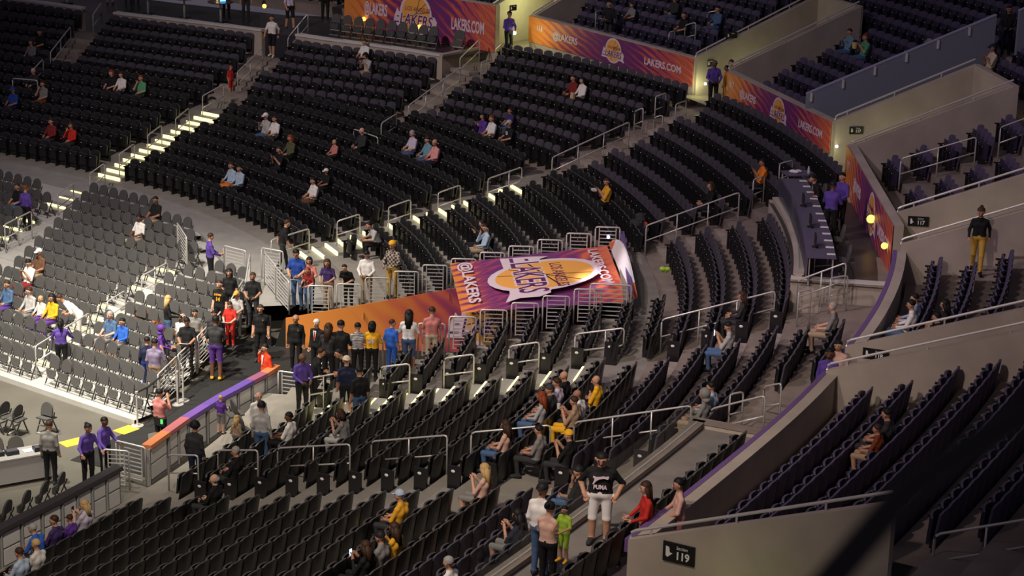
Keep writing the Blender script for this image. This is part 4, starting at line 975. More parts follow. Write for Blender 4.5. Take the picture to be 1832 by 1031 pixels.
def pose(kind, head_yaw=0.0, head_pitch=0.0, **kw):
    J = {}
    if kind.startswith('sit'):
        lean = kw.get('lean', .0); h0 = .50
        J['pelvis'] = (0, .02, h0+.03); J['lhip'] = (-.095, .04, h0); J['rhip'] = (.095, .04, h0)
        J['lknee'] = (-.13, .46, .49); J['rknee'] = (.13, .46, .49); J['lank'] = (-.12, .42+kw.get('feet', 0), .09); J['rank'] = (.12, .44+kw.get('feet', 0), .09)
        cy = -.06+lean*.38; J['chest'] = (0, cy, h0+.36-lean*.08); J['neck'] = (0, cy+.02+lean*.10, h0+.555-lean*.12); J['head'] = (0, cy+.05+lean*.2, h0+.70-lean*.15)
        J['lsh'] = (-.165, cy, h0+.465-lean*.1); J['rsh'] = (.165, cy, h0+.465-lean*.1)
        J['lel'] = (-.24, cy+.10, h0+.22-lean*.05); J['rel'] = (.24, cy+.10, h0+.22-lean*.05)
        J['lwr'] = (-.13, cy+.32, h0+.16); J['rwr'] = (.13, cy+.32, h0+.16); J['lhand'] = (-.05, cy+.42, h0+.13); J['rhand'] = (.05, cy+.42, h0+.13)
        if kind == 'sit_up': 
            for s, x in (('l', -1), ('r', 1)): J[s+'wr'] = (x*.09, cy+.28, h0+.42); J[s+'hand'] = (x*.04, cy+.33, h0+.52); J[s+'el'] = (x*.22, cy+.16, h0+.20)
        if kind == 'sit_chin': J['rwr'] = (.08, cy+.20, h0+.50); J['rhand'] = (.05, cy+.17, h0+.62); J['rel'] = (.19, cy+.26, h0+.24)
        if kind == 'sit_cross': J['lwr'] = (.06, cy+.20, h0+.30); J['lhand'] = (.16, cy+.20, h0+.33); J['rwr'] = (-.06, cy+.22, h0+.27); J['rhand'] = (-.16, cy+.20, h0+.30)
    else:
        L = kw.get('lean', 0.0); b = lambda z: L*max(0, z-.92)*1.0; dz = lambda z: -L*L*.35*max(0, z-.92)
        p = lambda x, y, z: (x, y+b(z), z+dz(z))
        st = kw.get('step', 0.0)
        J['pelvis'] = (0, 0, .96); J['lhip'] = (-.095, 0, .92); J['rhip'] = (.095, 0, .92)
        J['lknee'] = (-.105, .03+st*.5, .49); J['rknee'] = (.105, .03-st*.3, .49); J['lank'] = (-.11, st*.9, .09); J['rank'] = (.11, -st*.95, .09+abs(st)*.12)
        J['chest'] = p(0, -.01, 1.27); J['neck'] = p(0, 0, 1.475); J['head'] = p(0, .03, 1.625)
        J['lsh'] = p(-.168, -.01, 1.375); J['rsh'] = p(.168, -.01, 1.375)
        J['lel'] = p(-.225, -.04, 1.11); J['rel'] = p(.225, -.04, 1.11); J['lwr'] = p(-.235, .04, .88); J['rwr'] = p(.235, .04, .88)
        J['lhand'] = p(-.25, .07, .73); J['rhand'] = p(.25, .07, .73)
        fwd = [('l', -1), ('r', 1)]
        if kind in ('stand_front', 'stand_rail'):
            hz = 1.02 if kind == 'stand_front' else 1.05; ry = .30 if kind == 'stand_front' else .42
            for s, x in fwd: J[s+'el'] = p(x*.25, .06, 1.14); J[s+'wr'] = (x*.12, ry+b(1.1)*.6, hz); J[s+'hand'] = (x*.04, ry+.10+b(1.1)*.6, hz+.01)
        if kind == 'stand_pocket':
            for s, x in fwd: J[s+'el'] = p(x*.31, -.08, 1.14); J[s+'wr'] = (x*.24, .03, .95); J[s+'hand'] = (x*.20, .08, .84)
        if kind == 'stand_phone': J['rel'] = p(.27, .06, 1.15); J['rwr'] = p(.19, .12, 1.42); J['rhand'] = p(.12, .07, 1.56)
        if kind == 'stand_camera':
            for s, x in fwd: J[s+'el'] = p(x*.25, .14, 1.20); J[s+'wr'] = p(x*.12, .22, 1.46); J[s+'hand'] = p(x*.06, .24, 1.58)
        if kind == 'stand_gate':
            J['rel'] = p(.30, .12, 1.16); J['rwr'] = p(.34, .34, 1.05); J['rhand'] = p(.35, .44, 1.03); J['lel'] = p(-.27, .08, 1.14); J['lwr'] = p(-.25, .30, 1.02); J['lhand'] = p(-.22, .40, 1.0)
        if kind == 'stand_fold':
            J['lel'] = p(-.25, .08, 1.14); J['rel'] = p(.25, .08, 1.14); J['lwr'] = p(.04, .20, 1.17); J['lhand'] = p(.15, .17, 1.20); J['rwr'] = p(-.04, .22, 1.13); J['rhand'] = p(-.15, .19, 1.16)
        if kind == 'walk': J['lel'] = p(-.24, -.14, 1.16); J['lwr'] = p(-.25, -.10, .93); J['lhand'] = p(-.24, -.05, .78); J['rel'] = p(.25, .06, 1.14); J['rwr'] = p(.24, .2, .95); J['rhand'] = p(.22, .28, .83)
        if kind == 'carry':
            for s, x in fwd: J[s+'el'] = p(x*.24, .10, 1.12); J[s+'wr'] = p(x*-.02+.02, .30, 1.08+.06*x); J[s+'hand'] = p(x*-.1, .30, 1.10+.06*x)
    for s in 'lr':
        a = np.array(J[s+'ank']); d = np.array([.03*(-1 if s == 'l' else 1), .16, -.045]); J[s+'toe'] = tuple(a+d)
    sy, cy_ = math.sin(head_yaw), math.cos(head_yaw); f = nrm_((-sy*math.cos(head_pitch), cy_*math.cos(head_pitch), math.sin(head_pitch)))
    J['face'] = tuple(f); u = np.array([0, 0, 1.0])+f*(-f[2]); J['hup'] = tuple(nrm_(u)); return J
POSES = {}
def get_body(key):
    if key in POSES: return POSES[key]
    kind, fem, hy, hp, lean, step = key
    J = pose(kind, hy, hp, lean=lean, step=step); me = body_mesh('person_body', J, fem)
    f, u = np.array(J['face']), np.array(J['hup']); r = np.cross(f, u); hd = np.array(J['head'])
    Mh = Matrix(((r[0], f[0], u[0], hd[0]), (r[1], f[1], u[1], hd[1]), (r[2], f[2], u[2], hd[2]), (0, 0, 0, 1)))
    POSES[key] = (me, Mh, J); return POSES[key]
# hair and hats in head space (x right, y forward, z up)
def hair_mesh(kind):
    mb = MB()
    def shell(r, zc, v1, yc=-.012, nu=14, nv=6, cut=None):
        n = len(mb.v)
        for j in range(nv+1):
            t = PI*v1*j/nv
            for i in range(nu):
                a = 2*PI*i/nu; x, y, z = r[0]*math.sin(t)*math.cos(a), yc+r[1]*math.sin(t)*math.sin(a), zc+r[2]*math.cos(t)
                hl = .072+.010*math.cos(3*a)
                if y > .03 and z < hl:       # hairline over the forehead
                    z = hl; q_ = math.sqrt(max(0, 1-((z-zc)/r[2])**2))/max(1e-3, math.sin(t)); x *= q_; y = yc+(y-yc)*q_
                mb.v.append((x, y, z))
        for j in range(nv):
            for i in range(nu): mb.f.append((n+j*nu+i, n+(j+1)*nu+i, n+(j+1)*nu+(i+1) % nu, n+j*nu+(i+1) % nu)); mb.m.append(0)
    if kind == 'short': shell((.098, .104, .100), .038, .58)
    if kind == 'curly': shell((.125, .128, .125), .04, .66); [mb.ball((.11*math.cos(a), -.02+.1*math.sin(a), .03), .04, 6, 4) for a in (0, .6, 2.5, PI, 3.8, 4.7, 5.6)]
    if kind in ('long', 'pony', 'bob'):
        shell((.108, .112, .110), .035, .62)
        zl = {'long': -.36, 'pony': -.10, 'bob': -.16}[kind]
        mb.hexa([(-.085, -.055, zl), (.085, -.055, zl), (.06, -.115, zl), (-.06, -.115, zl)], [(-.105, .0, .02), (.105, .0, .02), (.08, -.115, .05), (-.08, -.115, .05)])
        if kind != 'pony':
            for s in (-1, 1): mb.hexa([(s*.07, -.02, zl*.75), (s*.10, -.02, zl*.75), (s*.10, -.07, zl*.75), (s*.07, -.07, zl*.75)], [(s*.09, .045, .04), (s*.112, .045, .04), (s*.115, -.05, .04), (s*.09, -.05, .04)])
        else: mb.tube([(0, -.11, .04), (0, -.17, .0), (0, -.19, -.10), (0, -.17, -.26)], [.03, .035, .032, .012], 7)
    if kind == 'bun': shell((.105, .11, .108), .035, .60); mb.ball((0, -.11, .09), .05, 8, 5)
    if kind == 'fringe':       # ring of hair round a bald crown
        for k in range(9):
            a = PI*1.02+PI*.96*k/8*1.0; mb.ball((.095*math.cos(a), -.012+.10*math.sin(a), .0), (.022, .022, .04), 6, 4)
    if kind in ('cap', 'capback'):
        n0 = len(mb.f); 
        for j in range(1):
            shell((.110, .116, .112), .042, .50)
        s = 1 if kind == 'cap' else -1
        pts = [(.085*math.cos(a), s*(.07+.11*math.sin(a)), .058-.012*math.sin(a)) for a in np.linspace(0, PI, 9)]
        mb.hexa(pts, [(x, y, z+.012) for x, y, z in pts])
    if kind == 'hood': shell((.128, .135, .13), .025, .74, -.03); mb.ball((0, -.05, -.13), (.12, .10, .07), 10, 5)
    if kind == 'beanie': shell((.112, .118, .125), .04, .55)
    return mb.mesh('hair_'+kind, [M_BLACK], smooth=True)
HAIR = {}
HNAME = {'cap': 'cap', 'capback': 'cap', 'hood': 'hood', 'beanie': 'cap'}
CC = dict(black=(.012, .012, .013), char=(.035, .035, .038), grey=(.22, .21, .20), lgrey=(.42, .41, .40), white=(.78, .75, .72), offw=(.62, .58, .54), red=(.55, .03, .02), dred=(.20, .02, .02), orange=(.85, .22, .02), ored=(.75, .06, .02), yellow=(.80, .42, .02), gold=(.75, .38, .03), mustard=(.55, .33, .05),
  green=(.10, .33, .17), olive=(.10, .10, .05), lime=(.35, .55, .05), blue=(.03, .12, .50), royal=(.02, .06, .30), navy=(.015, .02, .05), lblue=(.38, .48, .60), teal=(.16, .30, .36), denim=(.07, .13, .25), purple=(.11, .04, .28), uniform=(.10, .055, .30), dpurple=(.055, .03, .12), lilac=(.55, .50, .62), mauve=(.22, .18, .28), pink=(.72, .32, .30), coral=(.55, .20, .18), peach=(.65, .40, .32), tan=(.38, .26, .16), khaki=(.36, .27, .18), brown=(.14, .07, .04), rust=(.22, .05, .015), cream=(.6, .5, .36))
SKT = dict(a=(.62, .36, .26), b=(.52, .28, .18), c=(.36, .18, .11), d=(.16, .075, .045), e=(.08, .04, .025))
HC = dict(k=(.010, .008, .008), b=(.045, .022, .012), r=(.22, .045, .012), y=(.50, .33, .14), g=(.32, .31, .30), w=(.6, .58, .55))
def cmat(c, pre='cloth', rough=.8): 
    k = pre+'_'+'_'.join('%d' % round(v*1000) for v in c); return mat(k, c, rough, spec=.25)
def stripes():
    if 'cloth_stripes' in MATS: return MATS['cloth_stripes']
    m = mat('cloth_stripes', (.6, .58, .56), .8); nt = m.node_tree; tc = nt.nodes.new('ShaderNodeTexCoord'); sp = nt.nodes.new('ShaderNodeSeparateXYZ'); nt.links.new(tc.outputs['Object'], sp.inputs[0])
    a = nt.nodes.new('ShaderNodeMath'); a.operation = 'MULTIPLY'; a.inputs[1].default_value = 22; nt.links.new(sp.outputs['Z'], a.inputs[0])
    f = nt.nodes.new('ShaderNodeMath'); f.operation = 'FRACT'; nt.links.new(a.outputs[0], f.inputs[0]); g = nt.nodes.new('ShaderNodeMath'); g.operation = 'GREATER_THAN'; g.inputs[1].default_value = .6; nt.links.new(f.outputs[0], g.inputs[0])
    mx = nt.nodes.new('ShaderNodeMix'); mx.data_type = 'RGBA'; mx.inputs[6].default_value = (.6, .58, .56, 1); mx.inputs[7].default_value = (.05, .05, .06, 1); nt.links.new(g.outputs[0], mx.inputs[0]); nt.links.new(mx.outputs[2], nt.nodes['Principled BSDF'].inputs['Base Color']); return m
def plaid():
    if 'cloth_plaid' in MATS: return MATS['cloth_plaid']
    m = mat('cloth_plaid', (.5, .4, .3), .8); nt = m.node_tree; tc = nt.nodes.new('ShaderNodeTexCoord'); c = nt.nodes.new('ShaderNodeTexChecker'); c.inputs['Scale'].default_value = 16
    c.inputs[1].default_value = (.45, .36, .27, 1); c.inputs[2].default_value = (.03, .03, .04, 1); nt.links.new(tc.outputs['Object'], c.inputs[0]); nt.links.new(c.outputs[0], nt.nodes['Principled BSDF'].inputs['Base Color']); return m
CLOTHM = {'stripes': stripes, 'plaid': plaid}
def cl(n):
    if n in CLOTHM: return CLOTHM[n]()
    return cmat(CC[n])
PEOPLE = []
def person(loc, yaw, key, shirt, sleeve, pants, legs, hair, skin, label, scale=1.0, shoes='char', grp=None, hand=None):
    """sleeve: 's' bare forearms or 'l'; legs 'l' long or 's' bare shins; hair 'kind:colour'"""
    me, Mh, J = get_body(key)
    o = ob('person', me, None, loc, yaw); o.scale = (scale,)*3; tag(o, label, 'person')
    sk = cmat(SKT[skin], 'skin', .55); sh = cl(shirt); pa = cl(pants)
    for i, m in enumerate([sk, sh, sh if sleeve == 'l' else sk, sk, pa, pa if legs == 'l' else sk, cl(shoes), M_BLACK, cmat((SKT[skin][0]*.55, SKT[skin][1]*.3, SKT[skin][2]*.3), 'lip')]):
        o.material_slots[i].link = 'OBJECT'; o.material_slots[i].material = m
    if hair and hair != 'bald':
        hk, hc = hair.split(':')
        if hk not in HAIR: HAIR[hk] = hair_mesh(hk)
        c = HC.get(hc) or CC[hc]
        h = bpy.data.objects.new(HNAME.get(hk, 'hair'), HAIR[hk]); col.objects.link(h); h.parent = o; h.matrix_local = Mh
        h.material_slots[0].link = 'OBJECT'; h.material_slots[0].material = cmat(c, 'hair', .6)
    PEOPLE.append(o); o['J'] = ''; del o['J']; return o
def sitter(px, py, shirt, sleeve, pants, legs, hair, skin, label, kind='sit_rest', fem=False, hy=0.0, hp=-.15, lean=0.0, scale=1.0, shoes='char', tiers='LFUDC', turn=0.0):
    """seat whose sitter's head would project nearest to the given pixel"""
    best = None
    for lst, nm in ((SEATS, 'S'), (CHAIRS, 'C')):
        for q in lst:
            if q['used'] or (nm == 'C' and 'C' not in tiers) or (nm == 'S' and q['tier'] not in tiers) or q.get('lab'): continue
            if abs(q['uv'][0]-px) > 60 or abs(q['uv'][1]-py) > 110: continue
            x, y, z = q['p']; fx, fy = -math.sin(q['yaw']), math.cos(q['yaw'])
            u, v = proj((x+fx*(.12+.4*lean), y+fy*(.12+.4*lean), z+1.17*scale-.15*lean)); d = math.hypot(u-px, v-py)
            if best is None or d < best[0]: best = (d, q, nm)
    d, q, nm = best; q['used'] = True
    x, y, z = q['p']; fx, fy = -math.sin(q['yaw']), math.cos(q['yaw']); off = .13 if nm == 'S' else 0.0
    if d > 14: print('sitter far', label, round(d))
    return person((x+fx*off, y+fy*off, z+(0 if scale > .9 else .47*(1-scale))), q['yaw']+turn, (kind, fem, hy, hp, lean, 0.0), shirt, sleeve, pants, legs, hair, skin, label, scale, shoes)
def stander(px, py, yawd, shirt, sleeve, pants, legs, hair, skin, label, kind='stand', fem=False, hy=0.0, hp=-.1, lean=0.0, step=0.0, scale=1.0, shoes='char', z=None, Y=None):
    """head centre at the pixel, standing on the ground below; yaw: 0 right, 90 away, 180 left, 270 to camera"""
    hh = 1.64*scale; fx, fy = math.cos(math.radians(yawd)), math.sin(math.radians(yawd)); fl_ = (.03+lean*.70)*scale; dzz = -lean*lean*.35*.7*scale
    if Y is not None:
        P = vhit(px, py, Y); zz = ground(P[0], Y-fy*fl_); zz = .92 if zz is None else zz; scale = min(1.12, max(.6, (P[2]-zz-dzz)/1.64)); hh = 1.64*scale
        print('onY', label[:40], round(scale, 2))
        return person((P[0]-fx*fl_, Y-fy*fl_, zz), math.radians(yawd)-PI/2, (kind, fem, hy, hp, lean, step), shirt, sleeve, pants, legs, hair, skin, label, scale, shoes)
    if z is None:
        P = hit(px, py, hh+dzz); zz = P[2]
    else: zz = z
    P = ray(px, py, zz+hh+dzz)
    return person((P[0]-fx*fl_, P[1]-fy*fl_, zz), math.radians(yawd)-PI/2, (kind, fem, hy, hp, lean, step), shirt, sleeve, pants, legs, hair, skin, label, scale, shoes)

# ------------------------------------------------------------------ spectators and staff
S, T = sitter, stander
S(50,70,'grey','l','denim','l','long:b','a','woman in grey sitting in the upper left corner, leaning left','sit_rest',True)
S(63,63,'black','s','char','l','short:k','b','man in dark shirt beside the woman in grey, upper left corner','sit_rest',hy=.5)
S(71,142,'grey','s','rust','s','short:b','b','person in grey top with red shorts leaning beside the low bracket rail','sit_chin',True)
S(17,171,'royal','s','navy','s','cap:royal','c','man in blue basketball top and blue cap at the left edge')
S(84,222,'dred','l','char','l','short:b','b','person in dark red hoodie, left of the red pair')
S(126,222,'red','l','char','l','long:b','b','woman in bright red top, right of the red pair','sit_chin',True)
S(198,136,'black','s','black','l','long:r','a','woman in black, left of three friends in the far left block','sit_rest',True)
S(221,136,'white','s','navy','l','long:b','a','woman in white tee, middle of three friends in the far left block','sit_rest',True)
S(249,137,'green','s','char','l','short:r','b','man in green tee with hand at his face','sit_chin')
T(413,120,330,'red','s','red','s','short:r','b','boy in red kit standing on the stairs','stand',scale=.72,shoes='white')
T(486,32,250,'white','s','black','s','short:b','b','man in white shirt and black shorts coming down the stairs with a cup','walk',step=.12,shoes='white')
S(643,82,'white','s','black','s','short:b','b','man in white jersey with red trim below the white-capped parapet')
S(657,97,'lgrey','s','tan','s','curly:k','b','woman with dark curly hair leaning on the man in white jersey','sit_up',True,lean=.3)
S(468,215,'lgrey','l','denim','l','cap:white','b','person in grey and white with cap, left of a pair above the lit aisle','sit_up')
S(494,222,'white','s','char','l','short:b','b','person in white tee, right of a pair above the lit aisle')
S(497,257,'black','s','black','l','short:b','b','woman in black holding a phone, left of the olive jacket','sit_up',True)
S(520,252,'olive','l','black','l','long:r','b','woman with long fair hair in olive jacket','sit_rest',True)
S(560,312,'white','s','brown','l','short:k','b','man in white tee in the middle of the far block','sit_rest')
S(584,318,'black','s','black','l','cap:white','c','child in white cap and black top beside the man in white tee','sit_rest',scale=.82)
S(411,298,'lblue','l','orange','l','short:b','b','person in pale blue with orange trousers in the far block','sit_rest',True)
S(433,303,'lblue','l','black','l','short:k','b','man in pale blue with dark vest beside the orange trousers','sit_rest',hy=.5)
S(737,243,'lilac','s','denim','l','short:g','a','older man in pale lilac shirt, left of three men','sit_rest',hp=-.4)
S(763,246,'teal','l','denim','l','short:b','a','man in teal blue shirt, middle of three men','sit_rest',hp=-.4)
S(784,251,'pink','l','navy','l','fringe:b','b','man in pink shirt, right of three men','sit_rest',hy=.6)
S(860,198,'purple','l','char','l','long:k','b','woman in purple hoodie eating in the centre block','sit_up',True)
S(889,203,'white','s','black','l','short:r','b','man in white tee with dark stripes beside the purple hoodie','sit_rest')
S(909,207,'dpurple','s','denim','l','short:b','b','boy in purple jersey between two men','sit_rest',scale=.85)
S(921,214,'black','s','black','l','cap:lgrey','b','man in black jersey number 23 with grey cap')
S(1022,147,'dred','l','black','l','short:b','b','man in dark red jacket over white shirt in the centre block')
S(1043,153,'white','l','black','l','bob:k','a','woman in white sweater beside the dark red jacket','sit_rest',True)
S(1078,328,'gold','s','black','l','short:b','b','man in yellow jersey over white tee holding food','sit_up',hy=.9)
S(1288,318,'black','l','black','l','long:b','b','woman in black jacket sitting alone near the press table','sit_rest',True)
S(1350,304,'orange','s','black','l','short:k','c','man in orange-yellow tee near the hoop beside the press table','sit_up')
S(652,229,'char','l','black','l','bald','a','pink-faced spectator behind the low bracket rail','sit_rest')
S(606,256,'coral','l','black','l','short:y','a','pink-faced child in the far block','sit_rest',scale=.75)
S(52,131,'char','l','black','l','bald','a','pink-faced spectator behind the upper left bracket rail','sit_rest')
S(22,332,'black','s','denim','l','short:b','b','man in black tee with colourful print at the left edge','sit_rest')
T(46,337,70,'uniform','l','black','l','short:r','b','usher in purple shirt standing with back turned in the left aisle','stand',True,scale=.95)
S(265,357,'black','s','khaki','l','short:k','c','man in black shirt with white lanyard and khaki trousers','sit_rest',hy=.3)
S(236,391,'white','s','khaki','l','short:k','d','man in white tee sprawling among the folding chairs','sit_rest',feet=0) if False else S(236,391,'white','s','khaki','l','short:k','d','man in white tee sprawling among the folding chairs','sit_rest')
S(46,462,'white','s','dred','l','short:k','b','man in white tee beside the white cap among the folding chairs','sit_up',hp=-.5)
S(66,458,'brown','s','tan','l','cap:white','c','man in white cap and brown tee among the folding chairs','sit_rest')
T(377,423,20,'uniform','l','black','l','short:b','b','usher in purple shirt standing on the walkway','stand_front',hy=.3)
T(514,399,15,'black','s','char','l','short:b','b','man in black tee climbing the steps at the foot of the lit aisle','walk',step=.2,lean=.2)
S(640,440,'lgrey','s','black','l','short:k','b','man in grey tee bent forward in the front row above the tunnel','sit_rest',lean=.6)
T(656,455,260,'white','l','tan','l','short:k','b','man in white shirt with shoulder strap at the tunnel panels','stand_front',hp=-.5,Y=63.75)
T(530,452,255,'royal','s','denim','l','short:k','b','man in blue tee leaning at the tunnel corner','stand_front',lean=.12,hp=-.5,Y=64.1)
T(553,466,260,'coral','s','denim','l','bob:k','b','woman with dark hair behind the blue tee','stand_front',True,Y=64.1)
T(549,484,240,'dred','s','denim','l','long:r','b','woman in red and white jersey at the tunnel corner','stand_rail',True,lean=.15,Y=63.75)
T(585,470,255,'dpurple','s','tan','l','long:b','b','woman in purple jersey with long hair leaning on the panel','stand_rail',True,lean=.15,Y=63.75)
T(615,480,250,'black','s','black','l','short:k','b','person in black bending over the tunnel panel','stand_rail',lean=.5,Y=63.75)
T(702,438,240,'plaid','l','mustard','l','capback:yellow','b','person in yellow cap and plaid shirt at the tunnel panels','stand_front',hp=-.3,Y=63.75)
S(875,411,'lblue','l','khaki','l','short:k','b','bearded man in pale blue shirt in the front row above the canopy','sit_chin',hy=.5)
S(858,408,'black','l','black','l','short:k','b','companion in black beside the bearded man','sit_up',hy=-.6)
S(5,512,'denim','l','purple','l','short:b','b','person in denim jacket at the left edge of the folding chairs','sit_rest',True)
S(46,530,'lgrey','l','grey','l','short:b','a','woman in grey sweater among the folding chairs','sit_rest',True,hy=-.5)
S(62,536,'offw','l','purple','l','short:y','a','fair-haired child in white and purple among the folding chairs','sit_rest',scale=.8)
S(94,534,'yellow','l','purple','l','long:k','b','woman in yellow jacket with purple blanket among the folding chairs','sit_rest',True)
T(107,533,190,'white','s','white','s','short:b','b','man in white shirt and shorts bending over in the chair aisle','stand_front',lean=.75,hp=-.5,shoes='white',z=.35)
T(108,577,100,'uniform','l','black','l','pony:k','c','usher in purple shirt with ponytail on the chair aisle steps','stand_gate',True,step=.12,scale=.96,z=.25)
S(190,582,'denim','s','grey','s','short:g','a','grey-haired man in navy polo among the folding chairs','sit_rest')
S(214,586,'blue','l','grey','s','short:k','b','boy in bright blue sweatshirt with white print','sit_rest',scale=.92)
T(301,535,15,'black','l','denim','l','long:y','a','blonde woman in black jacket reaching out among the chairs','stand_rail',True,scale=.95,z=.5)
T(392,508,250,'black','s','black','l','short:b','a','man in black team tee with yellow lettering in the crowd','stand',z=.62)
T(410,487,265,'black','s','black','l','long:k','b','woman in black tee at the back of the crowd','stand',True,z=.70,scale=.95)
T(452,494,265,'black','s','char','l','short:b','c','man in black tee with pale print leaning on the guard panel','stand_front',z=.55)
T(423,527,250,'lgrey','s','grey','l','cap:mustard','b','boy in white and yellow cap and grey tee','stand_front',z=.45,scale=.85)
T(411,545,255,'red','s','red','l','short:b','a','boy in red tee holding a paper at the guard panels','stand_front',z=.35,scale=.82,hp=-.4)
T(383,562,270,'char','s','dpurple','s','short:k','c','person in dark top with purple scarf behind the player','stand',z=.3,scale=.92)
T(349,560,265,'grey','s','char','l','short:k','b','boy in grey tee behind the crowd','stand',z=.35,scale=.85)
T(334,575,265,'black','s','char','l','short:k','c','man in black jersey over purple sleeves holding a magazine','stand_front',z=.25,hp=-.5)
T(322,570,250,'white','s','gold','s','short:k','d','child in white and gold jersey in the crowd','stand',z=.3,scale=.75)
T(290,588,0,'purple','l','purple','l','hood:purple','b','woman in purple hood and dress beside the chairs','stand_front',True,z=.2,scale=.93)
T(263,609,90,'navy','l','royal','l','short:k','b','boy in navy top seen from behind','stand',z=.2,scale=.92)
T(277,613,75,'mauve','l','tan','l','short:k','b','man in mauve hoodie and tan trousers with arm raised to his head','stand_phone',z=.17)
T(386,572,80,'char','s','purple','s','short:k','d','tall player in charcoal top and purple shorts seen from behind','stand_front',z=0.0,scale=1.13,shoes='yellow')
T(466,552,265,'black','s','black','l','short:b','b','police officer in black uniform at the left of the tunnel mouth','stand',z=0.0,scale=1.02)
T(529,570,265,'black','l','black','l','bald','c','bald police officer with badge at the tunnel mouth','stand',z=0.0,scale=1.02)
T(566,578,240,'black','l','black','l','short:w','a','white-haired man in black suit and red tie','stand',z=0.0,scale=1.02)
T(474,622,215,'ored','l','ored','l','short:k','b','man in bright red suit talking on a phone','stand_phone',z=0.0)
T(286,703,60,'coral','s','black','s','short:k','b','photographer in pink tee and black shorts raising a camera','stand_camera',z=0.0,scale=.97)
T(588,586,70,'char','l','black','l','long:b','b','woman with long dark hair in charcoal by the tunnel rail','stand_rail',True,Y=56.95)
T(610,575,80,'black','s','char','l','short:k','b','man looking up beside the long dark hair','stand_rail',Y=56.95)
T(640,584,100,'stripes','l','black','l','short:k','b','child in striped hooded top at the tunnel rail','stand_rail',True,Y=56.95)
T(666,582,85,'yellow','s','black','l','bob:k','b','woman in yellow jersey number 24 at the tunnel rail','stand_rail',True,Y=56.95)
T(702,578,60,'blue','s','blue','l','short:b','b','boy in all blue looking sideways at the tunnel rail','stand',Y=56.95,hy=-.7)
T(732,562,85,'white','s','denim','s','long:k','b','woman in white tee and denim shorts with long black hair','stand_rail',True,Y=56.95)
T(773,556,95,'coral','s','cream','l','short:b','b','man in faded red tee and cream trousers at the tunnel rail','stand_rail',Y=56.95)
T(541,640,300,'uniform','l','black','l','bald','d','bald usher in purple shirt at the foot of the lower aisle','stand_front',z=.95)
T(575,630,20,'black','l','black','l','short:b','b','man in black bending by the lower aisle rail','stand_front',z=1.0,lean=.3)
T(606,632,200,'black','l','denim','l','short:k','b','large man in black jacket and jeans bending over the rail','stand_front',z=1.2,lean=.45,scale=1.05)
T(620,645,100,'navy','s','black','s','capback:cream','b','man in pale cap, navy tee and black shorts with red shoes','stand',z=1.25,shoes='red')
T(643,664,115,'black','s','denim','l','short:k','b','man in black tee and jeans on the lower lit aisle','stand',z=1.3)
T(463,709,290,'white','l','char','l','fringe:w','a','bald man in white shirt near the purple padded wall','stand',z=.85,scale=.92)
T(468,727,80,'lgrey','l','denim','l','beanie:black','b','woman in pale denim shirt and black hat seen from behind','stand',True,z=1.0)
S(515,735,'white','s','black','l','short:k','d','man in white tee reclining in the front row','sit_rest',tiers='L',hy=.6)
T(424,748,60,'tan','l','grey','l','long:y','a','small blonde child at the purple padded wall','stand',True,z=.8,scale=.66)
T(395,712,70,'purple','s','grey','s','short:y','a','small boy in purple jersey climbing on the padded wall','stand_rail',z=.95,scale=.62)
T(349,762,70,'char','l','navy','l','curly:k','c','man in dark suit seen from behind beside the court wall','stand',z=.78)
S(612,752,'grey','s','lgrey','l','bob:b','b','woman in grey tee with brown hair hunched on the lower aisle','sit_up',True,lean=.3,tiers='L')
T(88,760,80,'grey','l','black','l','short:b','b','man in grey shirt and black trousers standing on the floor, back turned','stand',z=0.0)
T(158,766,310,'uniform','l','black','l','bun:k','c','usher in purple shirt holding the front gate panel','stand_gate',True,z=0.0,lean=.1)
T(187,754,330,'uniform','l','black','l','short:k','d','usher in purple shirt reaching for the rear gate panel','stand_gate',z=0.0)
S(394,842,'black','l','char','l','fringe:g','a','balding man in black, left of a pair in the near block','sit_rest',tiers='L',hy=.6)
S(418,836,'black','l','char','l','short:g','b','grey-haired person in black beside the balding man','sit_rest',tiers='L',hy=.7)
S(95,907,'dpurple','l','char','l','short:b','b','woman in purple vest in the front row near the court wall','sit_rest',True,tiers='L',hy=.6)
S(140,905,'lilac','s','char','l','long:y','a','blonde woman using a phone in the front row','sit_up',True,tiers='L',hy=.9)
S(43,940,'blue','s','grey','l','short:g','b','man in bright blue shirt in the lower left corner','sit_rest',tiers='L',lean=.3)
S(86,935,'purple','s','char','l','short:b','b','child in purple tee in the front row','sit_rest',tiers='L',scale=.8)
S(40,990,'lblue','l','char','l','short:b','b','man in pale blue shirt at the bottom left, left of a pair','sit_rest',tiers='L')
S(74,975,'offw','l','char','l','short:y','b','fair-haired man in pale shirt, right of a pair at the bottom left','sit_chin',tiers='L')
S(995,690,'lilac','s','char','l','short:b','b','dark-haired person at the back of the seated group','sit_rest',tiers='LF')
S(1005,694,'black','s','char','l','bald','b','bald man in black among the seated group','sit_rest',tiers='LF')
S(1061,689,'yellow','s','char','l','bald','b','bald man in yellow polo behind the seated group','sit_cross',tiers='LF',hy=.5)
S(1047,713,'white','s','char','l','bald','c','bald man in white tee in the seated group','sit_rest',tiers='LF',lean=.2)
S(984,706,'char','s','char','l','cap:char','b','man in dark cap in the seated group','sit_rest',tiers='LF')
S(978,727,'lgrey','l','denim','l','long:r','b','red-haired woman in grey in the seated group','sit_rest',True,tiers='LF')
S(1022,724,'tan','s','yellow','l','short:b','b','brown-haired person in tan and yellow holding a drink','sit_up',tiers='LF')
S(929,800,'peach','s','denim','l','long:b','b','woman with long brown hair in pink top and jeans','sit_rest',True,tiers='LF')
S(947,786,'grey','s','char','l','short:k','b','dark-haired man in grey tee beside the pink top','sit_rest',tiers='LF')
